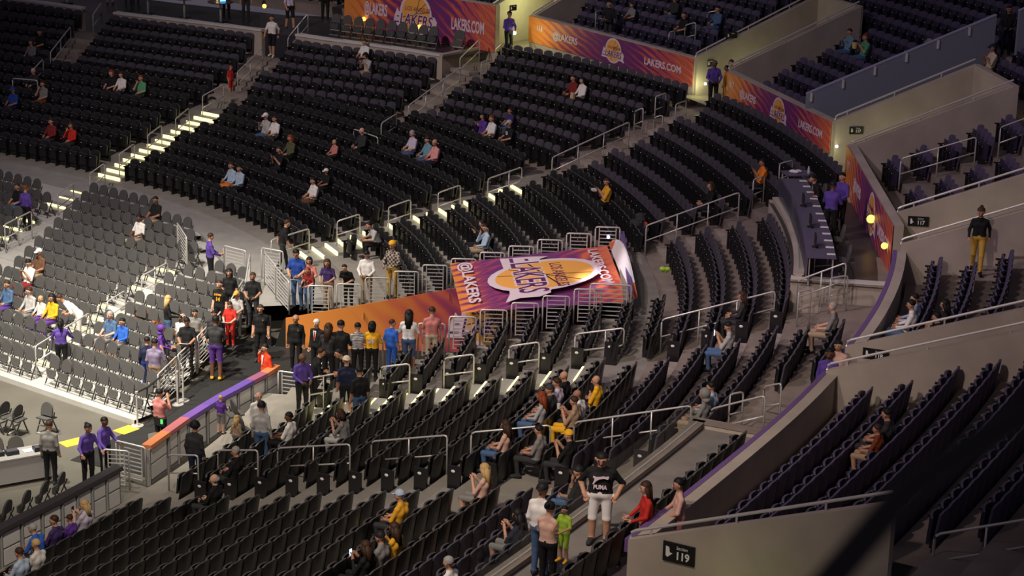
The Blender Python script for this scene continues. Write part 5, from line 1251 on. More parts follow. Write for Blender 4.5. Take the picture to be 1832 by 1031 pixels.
S(885,840,'peach','s','grey','s','long:y','a','blonde woman with bare arms in the near block','sit_up',True,tiers='LF')
S(1030,798,'black','s','char','l','cap:yellow','b','man in yellow cap and black tee drinking','sit_up',tiers='LF')
S(1021,822,'black','s','denim','l','cap:black','b','man in black cap and black tee below the yellow cap','sit_chin',tiers='LF')
PUMA = T(1077,820,262,'black','s','white','s','short:k','b','large man in black tee with a leaping cat logo and white shorts','stand_pocket',z=DECKZ,scale=1.03,hp=-.3)
T(971,876,60,'white','l','denim','l','capback:black','c','man in black cap, white top and jeans seen from behind','stand',z=DECKZ,scale=1.02)
T(984,908,60,'peach','s','black','l','bun:k','b','woman in pink top and black trousers carrying a child','carry',True,z=DECKZ,scale=.96)
T(1010,912,230,'lime','s','lime','s','short:k','b','small child in lime green top held by the woman in pink','stand_rail',z=DECKZ+.80,scale=.60,shoes='yellow')
T(1155,872,190,'red','l','coral','l','long:b','a','woman in red cardigan and patterned trousers beside the deck seats','stand_front',True,z=DECKZ,scale=.98,shoes='coral')
T(1214,866,185,'peach','s','coral','l','bun:k','b','woman in pale pink tank top reaching out behind the padded wall','stand_front',True,z=DECKZ,scale=.97)
S(936,938,'navy','s','grey','s','long:k','b','woman with wristwatch holding up a phone at the bottom','sit_up',True,tiers='LF')
S(717,908,'gold','s','char','l','cap:lblue','b','man in yellow tee and pale blue cap in the near block','sit_rest',tiers='L')
S(706,936,'gold','l','black','l','long:b','b','woman in yellow hoodie with long brown hair holding food','sit_up',True,tiers='L')
S(675,990,'black','l','black','l','long:b','c','dark-haired woman looking at a lit phone at the bottom','sit_up',True,tiers='L')
S(706,985,'grey','s','char','l','cap:black','b','man in black cap and grey tee at the bottom','sit_rest',tiers='L')
S(810,1020,'white','s','char','l','short:g','b','grey-haired man cut off by the bottom edge','sit_rest',tiers='LF')
S(1299,571,'lgrey','s','denim','l','short:k','b','young man in white and black jersey looking at a phone','sit_up',tiers='F',hp=-.5)
S(1317,563,'char','l','char','l','long:b','b','dark-haired woman beside the white and black jersey','sit_rest',True,tiers='F')
S(1250,708,'grey','l','khaki','l','hood:grey','b','spectator in grey hooded top at the end of the row','sit_rest',tiers='F')
S(1274,702,'lblue','l','char','l','short:k','b','dark-haired spectator in pale jacket behind the grey hood','sit_rest',tiers='F')
S(1620,547,'white','l','denim','l','short:k','b','man in white shirt sitting with hands clasped in the right block','sit_rest',tiers='U')
S(1630,528,'lblue','l','char','l','short:k','b','person behind the man in white shirt','sit_rest',tiers='U')
S(1660,558,'black','s','char','l','short:k','b','man in black and grey raglan top reading a paper','sit_rest',tiers='U')
S(1690,548,'black','l','black','l','long:k','b','woman in black with long dark hair in the right block','sit_rest',True,tiers='U')
S(1577,740,'char','s','char','l','short:k','b','man in charcoal tee with a child in the right block','sit_rest',tiers='U')
S(1560,770,'rust','s','tan','s','short:b','b','child in orange print top beside the man in charcoal','sit_rest',tiers='U',scale=.82)
T(1484,632,255,'uniform','l','black','l','short:k','d','usher in purple shirt at the portal with the 118 sign','stand',z=DECKZ-.45)
T(1500,618,240,'peach','s','char','l','short:k','b','pink-faced person behind the usher at the 118 sign','stand',z=DECKZ-.2,scale=.95)
S(1550,500,'grey','s','khaki','l','short:g','a','grey-haired person in grey with khaki trousers at the padded wall','sit_rest',tiers='FU')
_x, _y = pos(8.62, 17.4); person((_x, _y, zU(2)), math.radians(255)-PI/2, ('walk', True, 0.0, -.35, .12, .25), 'black', 'l', 'mustard', 'l', 'bun:b', 'b', 'woman in black blazer and mustard trousers walking down beside the portal wall', 1.0, 'black')
for q in SEATS:
    if math.hypot(q['p'][0]-_x, q['p'][1]-_y) < .75: q['gone'] = True
T(1507,316,225,'uniform','l','black','l','short:k','b','usher in purple shirt with hand at the chin by the press banner','stand_front',z=DECKZ)
T(1491,331,60,'uniform','l','black','l','short:k','d','usher in dark purple shirt with folded arms by the press banner','stand_fold',z=DECKZ)
T(1453,319,185,'black','s','black','l','cap:black','b','man in black tee and cap working at the press table','stand_rail',z=DECKZ-.35,lean=.4)
T(912,25,300,'uniform','l','black','l','short:k','c','usher in purple shirt at the yellow-lit portal at the top','stand_front',z=5.1)
T(1279,113,280,'uniform','l','black','l','bald','d','bald usher in purple shirt at the top centre portal','stand_front',z=DECKZ)
T(1300,122,200,'orange','l','orange','l','short:k','c','child in orange jersey talking to the bald usher','stand',z=DECKZ,scale=.85)
T(1308,112,200,'brown','l','brown','l','short:b','b','person behind the child in orange jersey','stand',z=DECKZ,scale=.95)
S(1519,72,'teal','l','denim','l','short:b','b','person in blue grey sweater eating in the upper block','sit_up',tiers='U')
S(1537,78,'green','s','denim','l','short:r','b','man in green tee eating popcorn in the upper block','sit_up',tiers='U')
S(1656,84,'red','s','char','l','cap:grey','b','spectator in red with grey cap just above the blue divider','sit_rest',tiers='U')
T(1806,16,260,'black','l','navy','l','short:k','c','spectator in black and gold standing at the upper right edge','stand_front')
S(1768,86,'cream','s','tan','l','cap:navy','c','person in navy cap and cream top at the upper right','sit_up',tiers='U')
S(1122,20,'grey','s','char','l','short:b','b','child in grey top above the centre banner','sit_rest',tiers='U',scale=.85)
T(1090,6,240,'black','l','char','l','short:k','b','person in black holding a paper above the centre banner','stand_front')
S(1208,4,'char','l','denim','l','short:b','b','person in charcoal jacket in the top rows','sit_rest',tiers='U')
S(1230,20,'black','s','black','l','short:b','b','spectator in black seated in the top rows','sit_rest',tiers='U')
S(1282,10,'denim','l','denim','l','short:k','b','person in denim near the hoop rail at the top','sit_rest',tiers='U')
T(1003,-22,270,'gold','s','denim','s','short:b','b','person in yellow top cut off by the top edge above the banner','stand',z=zU(0))
T(1040,-25,270,'uniform','l','black','l','short:k','c','usher in purple cut off by the top edge','stand',z=zU(0))
T(519,-18,300,'lilac','s','black','s','short:b','b','person in lilac tee and black shorts at the top of the stairs','walk',True,step=.15,z=4.95)
T(582,-30,280,'black','l','black','l','short:k','c','person in black at the top edge left of the far banner','stand',z=4.95)
for px, c, l in [(197, 'gold', 'person in yellow stripes'), (230, 'lblue', 'person in pale blue'), (405, 'black', 'person in black tank top'), (440, 'navy', 'person in navy printed tee'), (243, 'coral', 'person in faded red')]:
    P = deck_at(px, 1.9); person(tuple(P), PI+.3, ('stand', False, 0.0, -.1, 0.0, 0.0), c, 's', 'char', 's' if px == 197 else 'l', 'short:k', 'b', l+' behind the glass at the top left')
# prints on clothing
def chest_print(p, txt, w, h, m, front=True, z=1.27, y=.125, dx=0):
    o = put(TXT[txt], 'shirt_print', p, dx, 0, w, h, m); o.matrix_local = Matrix.Translation((dx, y if front else -y-.012, z)) @ Matrix.Rotation(PI if front else 0, 4, 'Z') @ Matrix.Rotation(PI/2, 4, 'X') @ Matrix.Diagonal((w, h, .5, 1)); return o
chest_print(PUMA, ('PUMA', 0, .04), .075, .10, M_LOGO_W, z=1.13, y=.138)
PUMA.scale = (1.26, 1.22, 1.03)
cat = [(-.13, .02), (-.06, .035), (.02, .015), (.07, -.02), (.11, -.08), (.135, -.085), (.115, -.03), (.10, .02), (.13, .05), (.12, .075), (.07, .055), (.02, .06), (-.05, .075), (-.10, .07), (-.14, .085), (-.15, .065)]
o = MB().hexa([(x*.85, 0, z) for x, z in cat], [(x*.85, .012, z) for x, z in cat]).build('shirt_print', M_LOGO_W, PUMA, loc=(0, .136, 1.27))
def find(lbl): return next(p for p in PEOPLE if lbl in p['label'])
M_TIE = cmat((.45, .02, .03), 'tie')
for l_, tie in (('red tie', M_TIE), ('bright red suit', None), ('bearded man', None)):
    if 'bearded' in l_: continue
    pz = find(l_); sf = MB().hexa([(-.012, .125, 1.14), (.012, .125, 1.14), (.055, .10, 1.42), (-.055, .10, 1.42)], [(-.012, .135, 1.14), (.012, .135, 1.14), (.055, .112, 1.42), (-.055, .112, 1.42)]).build('shirt_front', cmat(CC['white']), pz)
    if tie: MB().hexa([(-.02, .137, 1.16), (.02, .137, 1.16), (.014, .116, 1.40), (-.014, .116, 1.40)], [(-.02, .142, 1.16), (.02, .142, 1.16), (.014, .121, 1.40), (-.014, .121, 1.40)]).build('necktie', tie, sf)
for l_ in ('left of the tunnel mouth', 'with badge'): MB().ball((-.09, .125, 1.30), (.022, .012, .028), 8, 5).build('badge', mat('badge_gold', (.7, .5, .15), .3, .8), find(l_))
chest_print(find('number 24'), ('24', 0, .04), .15, .18, M_LOGO_W, False, 1.22, .125)
chest_print(find('number 23'), ('23', 0, .04), .14, .16, M_LOGO_W, True, .86, .075)
chest_print(find('yellow lettering'), ('LAKERS', 0, .03), .07, .08, cmat(CC['gold']), True, 1.32, .125); chest_print(find('yellow lettering'), ('14', 0, .04), .14, .16, cmat(CC['gold']), True, 1.18, .13)

# ------------------------------------------------------------------ things held, worn and left about
M_PAPER = mat('paper_white', (.75, .74, .72), .7); M_PHONE = mat('phone_screen', (.2, .5, .9), .3, emit=((.45, .7, 1), 2.2)); M_CUP = mat('paper_cup', (.7, .66, .6), .6); M_FOOD = mat('food_yellow', (.8, .55, .1), .7)
def floating(name, px, py, z, mesh, label, cat_, yaw=0, mats=None):
    P = ray(px, py, z); o = ob(name, mesh, None, tuple(P), yaw); return tag(o, label, cat_)
def near(lbl, x, y, z):
    p = find(lbl); m = Matrix.Translation(p.location) @ Matrix.Rotation(p.rotation_euler.z, 4, 'Z') @ Matrix.Scale(p.scale[0], 4); return m @ Vector((x, y, z)), p.rotation_euler.z
def held(name, lbl, x, y, z, mb, mt, label, cat_):
    v, yw = near(lbl, x, y, z); o = mb.build(name, mt, None, loc=v, rotz=yw); return tag(o, label, cat_)
phone = lambda: MB().box(-.037, .037, -.006, .006, -.07, .07)
held('phone', 'lit phone', 0, .33, 1.0, phone(), M_PHONE, 'glowing phone held by the dark-haired woman at the bottom', 'phone')
held('phone', 'white and black jersey looking', 0, .33, 1.0, phone(), M_PHONE, 'glowing phone held by the young man in white and black jersey', 'phone')
held('phone', 'wristwatch', 0, .35, 1.04, phone(), mat('phone_case', (.02, .02, .02), .3), 'dark phone held up by the woman with the wristwatch', 'phone')
held('phone', 'using a phone in the front', 0, .33, 1.02, phone(), MATS['phone_case'], 'dark phone of the blonde woman in the front row', 'phone')
held('phone', 'bright red suit', .12, .10, 1.60, phone(), MATS['phone_case'], 'dark phone at the ear of the man in the red suit', 'phone')
v, yw = near('photographer', 0, .31, 1.60); cam_t = thing('photo_camera', 'black camera raised by the photographer', 'camera', v, yw); MB().box(-.07, .07, -.04, .04, -.05, .05).build('camera_body', M_BLACK, cam_t); MB().tube([(0, .04, 0), (0, .16, 0)], .035, 10).build('lens', M_BLACK, cam_t)
v, yw = near('photographer', .12, .06, .92); t = thing('hip_bag', 'black hip bag with a bright green tag worn by the photographer', 'bag', v, yw); MB().box(-.16, .16, -.22, -.10, -.16, .06).build('bag_body', M_BLACK, t); MB().box(.05, .12, -.235, -.22, -.08, .04).build('green_tag', mat('green_glow', (.1, .8, .15), .5, emit=((.1, 1, .2), .8)), t)
def cup(): return MB().cyl((0, 0), .035, -.06, .06, 10, r2=.045)
held('drink_cup', 'coming down the stairs', .30, .30, .86, cup(), mat('beer', (.5, .2, .03), .3), 'amber drink carried by the man in black shorts', 'cup')
held('drink_cup', 'tan and yellow holding', 0, .36, 1.02, cup(), M_CUP, 'pale cup held in the seated group', 'cup')
held('popcorn_tub', 'green tee eating popcorn', .05, .36, .92, MB().cyl((0, 0), .07, -.10, .10, 10, r2=.10), mat('tub_yellow', (.8, .6, .2), .6), 'yellow popcorn tub held by the man in green', 'tub')
held('food_box', 'yellow jersey over white', 0, .40, .96, MB().box(-.10, .10, -.07, .07, -.03, .03), M_CUP, 'pale food box held by the man in yellow jersey', 'box')
held('snack_bag', 'white sweater', -.05, .42, .66, MB().hexa([(-.10, -.05, -.1), (.10, -.05, -.1), (.10, .05, -.1), (-.10, .05, -.1)], [(-.09, -.02, .14), (.09, -.02, .14), (.09, .02, .14), (-.09, .02, .14)]), mat('kraft', (.55, .38, .2), .8), 'brown paper bag on the lap of the woman in white sweater', 'bag')
for l, x, y, z in [('red tee holding', 0, .42, 1.03), ('holding a magazine', 0, .42, 1.05), ('reading a paper', 0, .42, .72), ('holding a paper above', 0, .42, 1.04), ('shoulder strap', -.1, .44, 1.06), ('leaning at the tunnel corner', -.1, .5, .96)]:
    held('paper_sheet', l, x, y, z, MB().hexa([(-.15, -.1, 0), (.15, -.1, 0), (.15, .1, .06), (-.15, .1, .06)], [(-.15, -.1, .006), (.15, -.1, .006), (.15, .1, .066), (-.15, .1, .066)]), M_PAPER, 'white paper held by the %s' % ' '.join(find(l)['label'].split(' with ')[0].split(' holding')[0].split(' at the')[0].split()[:11]), 'paper')
def tray(px, py, z, label, yaw=.5):
    P = ray(px, py, z); t = thing('food_tray', label, 'food tray', P, yaw); MB().hexa([(-.11, -.07, 0), (.11, -.07, 0), (.11, .07, 0), (-.11, .07, 0)], [(-.14, -.09, .05), (.14, -.09, .05), (.14, .09, .05), (-.14, .09, .05)]).build('tray', M_CUP, t)
    for k in range(5): MB().ball((-.08+.04*k, .03*(-1)**k, .055), (.03, .035, .02), 6, 4).build('nacho', M_FOOD, t)
tray(661, 947, 2.75, 'paper tray of yellow food on the seat back, left tray of two'); tray(640, 967, 2.6, 'paper tray of yellow food on the seat back, lower tray of two')

# press table
M_TBL = mat('table_purple_grey', (.105, .088, .14), .5); M_TBLD = mat('table_dark', (.03, .03, .035), .6)
tz = DECKZ+.76
pts_t = [(1418, 320), (1437, 350), (1452, 390), (1463, 425), (1470, 462)]
PT_ = [ray(x, y, tz) for x, y in pts_t]
for i in range(4):
    a, b = Vector(PT_[i]), Vector(PT_[i+1]); d = (b-a).normalized(); n = Vector((-d.y, d.x, 0)); n = n if n.x > 0 else -n
    t = thing('press_table', 'purple-grey press table, %s counted from the far end' % ordn[i], 'table', (a.x, a.y, DECKZ), 0, 'press tables')
    o0 = Vector((a.x, a.y, 0)); A_, B_ = a-o0+d*.01, b-o0-d*.01; A_.z = B_.z = .74
    MB().hexa([A_-n*.38, B_-n*.38, B_+n*.38, A_+n*.38], [A_-n*.38+Vector((0, 0, .03)), B_-n*.38+Vector((0, 0, .03)), B_+n*.38+Vector((0, 0, .03)), A_+n*.38+Vector((0, 0, .03))]).build('table_top', M_TBL, t)
    MB().hexa([(A_-n*.38)-Vector((0, 0, .55)), (B_-n*.38)-Vector((0, 0, .55)), (B_-n*.35)-Vector((0, 0, .55)), (A_-n*.35)-Vector((0, 0, .55))], [A_-n*.38, B_-n*.38, B_-n*.35, A_-n*.35]).build('front_panel', M_TBL, t)
    for q in (A_+d*.08, B_-d*.08):
        for s in (-.3, .3): MB().bar((q+n*s)*1.0, Vector(((q+n*s).x, (q+n*s).y, 0)), .03, .03, (1, 0, 0)).build('leg', M_RAIL, t)
    for k in range(3):
        c = a.lerp(b, (k+.5)/3)+n*.26; MB().box(-.11, .11, -.08, .08, 0, .004).build('paper_sheet', M_PAPER, None, loc=(c.x, c.y, tz+.02), rotz=math.atan2(d.y, d.x)+PI/2)
        tag(bpy.context.scene.collection.objects[-1] if False else bpy.data.objects[[o.name for o in col.objects if o.name.startswith('paper_sheet')][-1]], 'white paper laid on the %s press table, %s of three' % (ordn[i], ordn[k]), 'paper', 'papers on the press tables')
    if i:
        c = a.lerp(b, .5)-n*.12; mo = thing('monitor', 'black monitor standing on the %s press table' % ordn[i], 'monitor', (c.x, c.y, tz+.01), math.atan2(d.y, d.x)); MB().box(-.22, .22, -.02, .02, .06, .34).build('screen', M_BLACK, mo); MB().box(-.09, .09, -.08, .08, 0, .02).build('stand_foot', M_BLACK, mo); MB().box(-.02, .02, -.02, .02, 0, .1).build('stand_neck', M_BLACK, mo)
    c = a.lerp(b, .5)+n*.75; ch = ob('folding_chair', FC[0], None, (c.x, c.y, DECKZ), math.atan2(n.y, n.x)+PI/2); tag(ch, 'dark chair tucked at the %s press table' % ordn[i], 'chair', 'chairs at the press tables'); ob('backrest', FC[1], ch); ob('seat_pan', FC[4], ch); ob('cross_bar', FC[3], ch)
P = ray(1428, 309, tz); t = thing('side_table', 'small purple-topped table at the far end of the press tables', 'table', (P[0], P[1], DECKZ), .2)
MB().box(-.45, .45, -.3, .3, .73, .76).build('table_top', M_TBL, t)
for sx in (-.4, .4):
    for sy in (-.25, .25): MB().box(sx-.015, sx+.015, sy-.015, sy+.015, 0, .73).build('leg', M_RAIL, t)
tw_ = MB(); [tw_.ball((x, y, .04), (.12, .09, .05), 8, 5) for x, y in ((-.08, 0), (.08, .02), (0, -.06))]
tag(tw_.build('towel', mat('towel_white', (.72, .70, .72), .9), None, smooth=True, loc=(P[0]-.08, P[1], tz)), 'crumpled white towel on the small purple table', 'towel')
bt = thing('water_bottle', 'clear water bottle on the small purple table', 'bottle', (P[0]+.3, P[1]-.05, tz)); MB().cyl((0, 0), .035, 0, .16, 10).build('bottle_body', mat('bottle_clear', (.7, .75, .8), .1, alpha=.6), bt); MB().cyl((0, 0), .015, .16, .22, 8).build('bottle_cap', M_WHITE, bt)
st = thing('step_stool', 'thin metal frame stand below the press tables', 'stand', (*pos(9.7, 13.5), DECKZ), .3)
for x in (-.25, .25): MB().tube([(x, -.15, 0), (x, -.15, .75)], .015, 6).build('post', M_RAIL, st)
for z in (.25, .5): MB().tube([(-.25, -.15, z), (.25, -.15, z)], .012, 6).build('rung', M_RAIL, st)

# glass screens
def glass(name, s0, s1, o, z0, z1, label, n):
    for k in range(n):
        a, b = s0+(s1-s0)*k/n, s0+(s1-s0)*(k+1)/n; A, B = pos(a+.02, o(a)), pos(b-.02, o(b)); d = Vector((B[0]-A[0], B[1]-A[1], 0)).normalized(); nn = Vector((-d.y, d.x, 0))*.006
        t = thing('glass_screen', label % ordn[k], 'glass', (*A, 0), 0, 'clear glass screens'); a_, b_ = Vector((0, 0, 0)), Vector((B[0]-A[0], B[1]-A[1], 0)); za, zb = Vector((0, 0, z0(a))), Vector((0, 0, z1(a)))
        MB().hexa([a_-nn+za, b_-nn+za, b_+nn+za, a_+nn+za], [a_-nn+zb, b_-nn+zb, b_+nn+zb, a_+nn+zb]).build('pane', M_GLASSP, t); MB().bar(a_+za, b_+za, .04, .03).build('shoe', M_RAIL, t)
def glass_mat():
    m = bpy.data.materials.new('glass_pane'); m.use_nodes = True; nt = m.node_tree; b = nt.nodes['Principled BSDF']; out = nt.nodes['Material Output']
    tr = nt.nodes.new('ShaderNodeBsdfTransparent'); tr.inputs[0].default_value = (.90, .93, .92, 1); gl = nt.nodes.new('ShaderNodeBsdfGlossy'); gl.inputs['Roughness'].default_value = .03; mx = nt.nodes.new('ShaderNodeMixShader'); fr = nt.nodes.new('ShaderNodeFresnel'); fr.inputs[0].default_value = 1.45
    mx.inputs[0].default_value = .07; nt.links.new(tr.outputs[0], mx.inputs[1]); nt.links.new(gl.outputs[0], mx.inputs[2]); nt.links.new(mx.outputs[0], out.inputs[0]); return m
M_GLASSP = glass_mat()
glass('g', -7.5, 1.2, lambda s: 12.94, lambda s: 5.3, lambda s: 5.95, 'clear glass screen on the curb of the narrow deck, %s from the bottom', 6)
glass('g', 9.4, 14.0, lambda s: 12.94, lambda s: 5.34, lambda s: 6.05, 'clear glass screen on the press parapet, %s from its near end', 3)
glass('g', 30.3, 35.2, lambda s: oF(s)+RD*5+.1, lambda s: deckz(s)+.1, lambda s: deckz(s)+.75, 'clear glass screen on the deck parapet under the far banner, %s from the right', 3)
glass('g', 36.9, 44.1, lambda s: oF(s)+RD*5+.1, lambda s: deckz(s)+.1, lambda s: deckz(s)+.75, 'clear glass screen in front of the tables at the top left, %s from the right', 4)

# tables behind the glass at the top left
M_TAB2 = mat('bar_table', (.06, .045, .04), .4); M_SCR = mat('screen_blue', (.1, .3, .9), .4, emit=((.15, .45, 1), 3)); M_CAND = mat('table_lamp', (1, .7, .2), .4, emit=((1, .6, .15), 5))
for k, (px, py) in enumerate([(60, 6), (120, 8), (330, 18), (395, 26), (265, 14)]):
    P = deck_at(px, .9); t = thing('bar_table', 'dark bar table behind the glass at the top left, %s along' % ordn[k], 'table', (P[0], P[1], P[2]), .5, 'bar tables behind the glass')
    MB().cyl((0, 0), .55, .86, .90, 14).build('table_top', M_TAB2, t); MB().cyl((0, 0), .05, .04, .86, 8).build('column', M_RAIL, t); MB().cyl((0, 0), .28, 0, .04, 12).build('base', M_BLACK, t)
    if k in (1, 3): s_ = thing('tablet_screen', 'glowing blue screen on a table behind the glass, %s' % ('left one' if k == 1 else 'right one'), 'screen', (P[0]+.1, P[1], P[2]+.91), .4); MB().box(-.12, .12, -.01, .01, .0, .16).build('display', M_SCR, s_); MB().box(-.05, .05, -.04, .04, -.005, .0).build('foot', M_BLACK, s_)
    c = thing('table_lamp', 'small amber lamp on the %s bar table behind the glass' % ordn[k], 'lamp', (P[0]-.15, P[1]+.1, P[2]+.90)); MB().cyl((0, 0), .05, 0, .03, 8).build('base', M_BLACK, c); MB().ball((0, 0, .09), .06, 8, 5).build('globe', M_CAND, c)

# media area on the floor, lower left
M_STEEL = mat('steel_table', (.45, .43, .42), .35, .4)
P = ray(28, 812, .75); t = thing('media_table', 'grey equipment table with gear at the lower left edge', 'table', (P[0], P[1], 0), .55)
MB().box(-.9, .9, -.35, .35, .72, .76).build('table_top', mat('table_grey', (.35, .34, .33), .5), t); MB().box(-.88, .88, -.33, -.31, .1, .72).build('modesty_panel', MATS['table_grey'], t)
for sx in (-.85, .85): MB().box(sx-.02, sx+.02, -.3, .3, 0, .72).build('leg', M_RAIL, t)
for k, (dx, dy, c, l) in enumerate([(-.5, .05, (.02, .02, .02), 'black equipment case'), (-.1, 0, (.03, .03, .04), 'dark mixer'), (.35, .05, (.6, .6, .62), 'pale printed sheet'), (.65, -.05, (.02, .02, .03), 'dark laptop')]):
    b = thing('equipment', l+' on the media table', 'equipment', (P[0]+dx*.85, P[1]+dx*.5+dy, .765), .55); h = .006 if 'sheet' in l else .10
    MB().box(-.16, .16, -.12, .12, 0, h).build('case', cmat(c, 'gear', .4), b)
    if h > .05: MB().box(-.14, .14, -.10, .10, h, h+.008).build('panel', cmat((.08, .08, .09), 'gear', .3), b)
P = ray(52, 845, 0); tag(MB().hexa([(-.45, -.3, .01), (.45, -.3, .01), (.45, .3, .01), (-.45, .3, .01)], [(-.45, -.3, .03), (.45, -.3, .03), (.45, .3, .03), (-.45, .3, .03)]).build('foam_board', M_WHITE, None, loc=(P[0], P[1], 0), rotz=.4), 'white board lying on the floor beside the media table', 'board')
for k, (a, b) in enumerate([((112, 797), (152, 787)), ((212, 775), (240, 765))]):
    A, B = Vector(ray(*a, 0)), Vector(ray(*b, 0)); tag(MB().bar(A+Vector((0, 0, .008)), B+Vector((0, 0, .008)), .45, .015).build('cable_cover', mat('tape_yellow', (.75, .48, .05), .6), None), 'yellow cable cover strip on the floor, %s of the ushers' % ('left' if k == 0 else 'right'), 'cable cover')
A, B = Vector(ray(16, 842, 0)), Vector(ray(-30, 850, 0)); tag(MB().ball((0, 0, .3), (.45, .3, .22), 10, 6).build('equipment_bag', mat('bag_yellow', (.7, .42, .04), .7), None, smooth=True, loc=(*ray(5, 835, .2)[:2], 0)), 'yellow bag on the chair at the lower left edge', 'bag')
# stanchions with belt
def stanchion(px, py, label):
    P = ray(px, py, 0); t = thing('stanchion', label, 'stanchion', (P[0], P[1], 0), 0, 'belt stanchions'); MB().cyl((0, 0), .17, 0, .03, 16).build('base', M_RAIL, t); MB().cyl((0, 0), .028, .03, .96, 10).build('post', M_RAIL, t); MB().cyl((0, 0), .04, .96, 1.02, 10).build('head', M_RAIL, t); return P
s1 = stanchion(246, 763, 'silver belt stanchion at the platform corner beside the photographer'); s2 = stanchion(318, 725, 'silver belt stanchion in front of the guard panels, front one'); s3 = stanchion(328, 718, 'silver belt stanchion in front of the guard panels, rear one')
a, b = Vector((s1[0], s1[1], .98)), Vector((-9.7, 57.3, 1.05)); tag(MB().tube([a, a.lerp(b, .5)-Vector((0, 0, .06)), b], .025, 5).build('belt', M_BLACK, None), 'black stretched belt from the stanchion to the guard panels', 'belt')
# coats and bags on chairs
def bundle(px, py, z, r, c, label, name='coat'):
    P = ray(px, py, z); mb_ = MB()
    for k in range(6): mb_.ball((rng.uniform(-r, r)*.6, rng.uniform(-r, r)*.5, rng.uniform(0, r*.8)), (r*.6, r*.5, r*.45), 8, 5)
    return tag(mb_.build(name, cmat(c, 'coat'), None, smooth=True, loc=tuple(P)), label, 'bag' if 'bag' in name else 'coat')
bundle(258, 573, .75, .28, CC['brown'], 'brown coat left on the folding chairs'); bundle(285, 580, .65, .2, (.5, .13, .03), 'orange bag beside the brown coat', 'shoulder_bag')
bundle(394, 530, .95, .22, CC['offw'], 'pale clothing left on the folding chairs below the crowd'); bundle(425, 507, 1.0, .16, CC['lblue'], 'blue bag behind the crowd', 'shoulder_bag')
bundle(1138, 402, 3.7, .3, CC['char'], 'dark coat with pale stripes heaped at the tunnel end'); bundle(1152, 408, 3.6, .2, CC['ored'], 'orange-red bag at the foot of the dark stairs', 'shoulder_bag')
bundle(1190, 487, 3.9, .14, CC['lime'], 'lime green item left on a seat right of the tunnel end', 'shoulder_bag')
bundle(310, 652, .5, .22, CC['gold'], 'yellow shirt hung on the guard panels near the stanchions')
# row end panels with pale number ovals
pe = [MB().box(-.03, .03, -.16, .16, 0, .62).mesh('row_end_panel', [M_SEATPAN]), MB().ball((0, 0, 0), (.012, .05, .035), 8, 6).mesh('row_plate', [M_WHITE])]
def row_end(a, tier, j, side, label):
    if tier == 'L': o_ = j*RD+.68; z = zL(j); s = aisleS(a, o_)+side*(AW+.02)
    else: o_ = 9.3+RD*j+.68; s = aisleS(a, o_)+side*(AW+.02); z = zF(s, j)
    x, y = pos(s, o_-.05); r = ob('row_end_panel', pe[0], None, (x, y, z), nang(s)+PI/2); tag(r, label, 'seat panel', 'row end panels'); ob('row_plate', pe[1], r, (-.03 if side > 0 else .03, .02, .5))
for a, nm in ((6, 'lowest aisle'), (5, 'lit aisle below the tunnel')):
    for j in range(0, 10): row_end(a, 'L', j, 1, 'black row end panel with oval plate, %s row, %s' % (ordn[j], nm))
    for j in range(0, 4): row_end(a, 'F', j, 1, 'black row end panel with oval plate, %s upper row, %s' % (ordn[j], nm))
# blurred dark cable hanging close to the camera
def vpt(px, py, dist):
    d = cF + cR*(px-W/2)/FPX - cU*(py-H/2)/FPX; return Vector((0, 0, CAMZ))+Vector(d)*dist
tag(MB().tube([vpt(1000, 1650, 2.1), vpt(1440, 1090, 2.2), vpt(1530, 985, 2.25), vpt(1620, 880, 2.3), vpt(1720, 810, 2.35), vpt(1900, 700, 2.4), vpt(2900, 150, 2.6)], .016, 10).build('cable', M_BLACK, None, smooth=True), 'dark blurred cable crossing the lower right corner close to the viewer', 'cable')

# ------------------------------------------------------------------ place the folding chairs
for q in CHAIRS:
    r = ob('folding_chair', FC[0], None, q['p'], q['yaw'])
    if q.get('lab'): tag(r, q['lab'], 'chair', 'loose chairs on the floor')
    elif q['blk'].startswith(('dark', 'row')): tag(r, 'grey folding chair in the ' + q['blk'], 'chair', 'chairs, ' + q['blk'])
    else: tag(r, 'grey folding chair, %s row from the court, %s' % ((ordn+['%dth' % k for k in range(13, 30)])[q['row']], q['blk']), 'chair', 'chairs, row %d, %s' % (q['row']+1, q['blk']))
    ob('backrest', FC[1], r); ob('seat_pan', FC[4] if q['used'] else FC[2], r); ob('cross_bar', FC[3], r)
print('CHAIRS', len(CHAIRS))

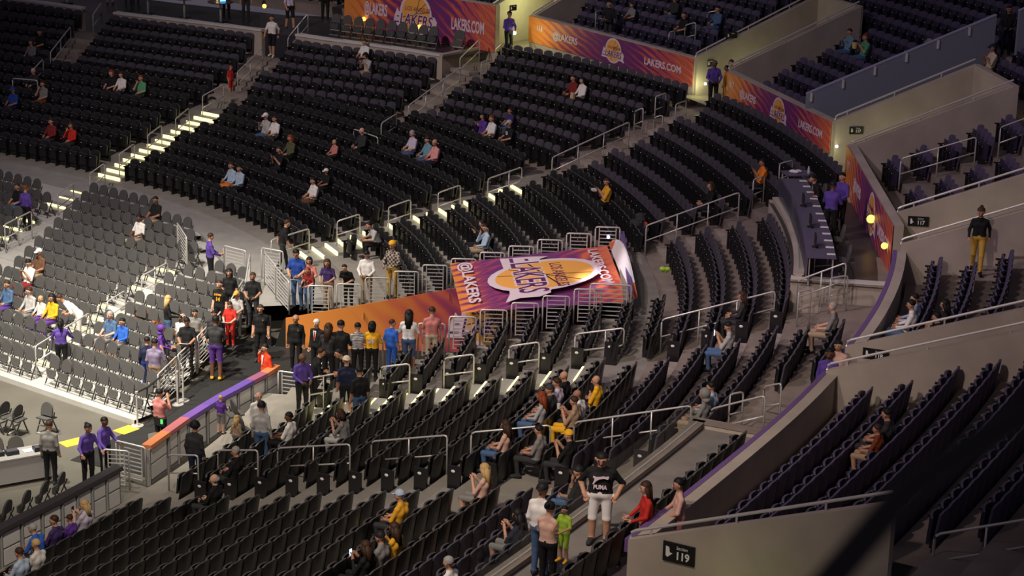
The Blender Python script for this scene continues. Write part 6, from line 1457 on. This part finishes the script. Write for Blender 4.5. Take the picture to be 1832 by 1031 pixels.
# ------------------------------------------------------------------ place the seats (after the sitters have claimed theirs)
def seat_label(q):
    s, row = q['s'], q['row']; r = ordn[max(0, row+(1 if q['tier'] == 'L' and s < 6 else 0))]
    if q['tier'] == 'D': return 'black seat in the single row on the narrow deck behind the glass screen', 'seats on the narrow deck'
    if q['tier'] == 'L':
        b = 'nearest block below the lowest handrails' if s < A6S else 'block between the two lowest aisles' if s < A5S else 'short rows below the tunnel banner' if s < 13 else 'short rows above the tunnel banner' if s < 21.5 else 'far left block'
        return 'black plastic seat, %s row from the court, %s' % (r, b), 'black seats, %s row, %s' % (r, b)
    if q['tier'] == 'F':
        b = 'below the narrow glass deck' if s < A6S else 'below the padded wall with the usher' if s < A5S else 'below the press table' if s < A7S else 'below the banner reading 117' if s < A4S else 'below the centre banner reading 116' if s < A3S else 'below the white-capped parapets'
        return 'dark grey padded seat, %s row, %s' % (ordn[row], b), 'padded seats, %s row, %s' % (ordn[row], b)
    b = 'bottom right block behind the 119 sign wall' if s < -6.1 else 'block right of the purple padded deck wall' if s < 3 else 'block behind the 118 portal' if s < 9.5 else 'block above the walking woman' if s < 16.5 else 'block right of the blue divider' if s < 18.2 else 'block left of the blue divider' if s < 22.5 else 'block above the centre banner'
    return 'violet padded seat, %s row of the %s' % (ordn[min(row, 11)], b), 'upper seats, %s row, %s' % (ordn[min(row, 11)], b)
for kind, nm, lab in (('plastic', 'stadium_seats', 'black plastic folding seats in the farther lower rows'), ('padded', 'padded_seats', 'dark grey padded folding seats in the farther middle rows'), ('violet', 'violet_seats', 'violet padded folding seats in the farther upper rows')):
    lst = sorted([q for q in SEATS if q['kind'] == kind and not q.get('gone')], key=lambda q: q['dist'] + (0 if (0 < q['uv'][0] < W and 0 < q['uv'][1] < H) else 500) - (1000 if q['used'] else 0))
    fr, bk, pn, dn = SM[kind]
    for q in lst[:300]:
        lb, gp = seat_label(q)
        r = ob({'plastic': 'stadium_seat', 'padded': 'padded_seat', 'violet': 'violet_seat'}[kind], fr, None, q['p'], q['yaw']); tag(r, lb, 'seat', gp)
        ob('backrest', bk, r); ob('seat_pan', dn if q['used'] else pn, r)
    # the rest joined into one object
    src = []
    for me in (fr, bk, pn):
        v = np.empty(len(me.vertices)*3); me.vertices.foreach_get('co', v); v = v.reshape(-1, 3)
        src.append((v, [tuple(p.vertices) for p in me.polygons], [me.materials[p.material_index] for p in me.polygons]))
    mats = []; V = []; Fc = []; MI = []; n = 0
    bv = np.concatenate([a[0] for a in src]); bf = []; bm_ = []; k = 0
    for v, f, mm in src:
        bf += [tuple(i+k for i in t) for t in f]; k += len(v)
        for x in mm:
            if x not in mats: mats.append(x)
            bm_.append(mats.index(x))
    for q in lst[300:]:
        c, s_ = math.cos(q['yaw']), math.sin(q['yaw']); R = np.array([[c, s_, 0], [-s_, c, 0], [0, 0, 1]])
        V.append(bv@R+np.array(q['p'])); Fc += [tuple(i+n for i in t) for t in bf]; MI += bm_; n += len(bv)
    if V:
        me = bpy.data.meshes.new(nm); me.from_pydata(np.concatenate(V).tolist(), [], Fc)
        for x in mats: me.materials.append(x)
        me.polygons.foreach_set('material_index', MI); me.update()
        o = ob(nm, me); tag(o, lab, 'seats', None, 'stuff')
print('SEATS', len(SEATS), {k: sum(q['kind'] == k for q in SEATS) for k in SM})
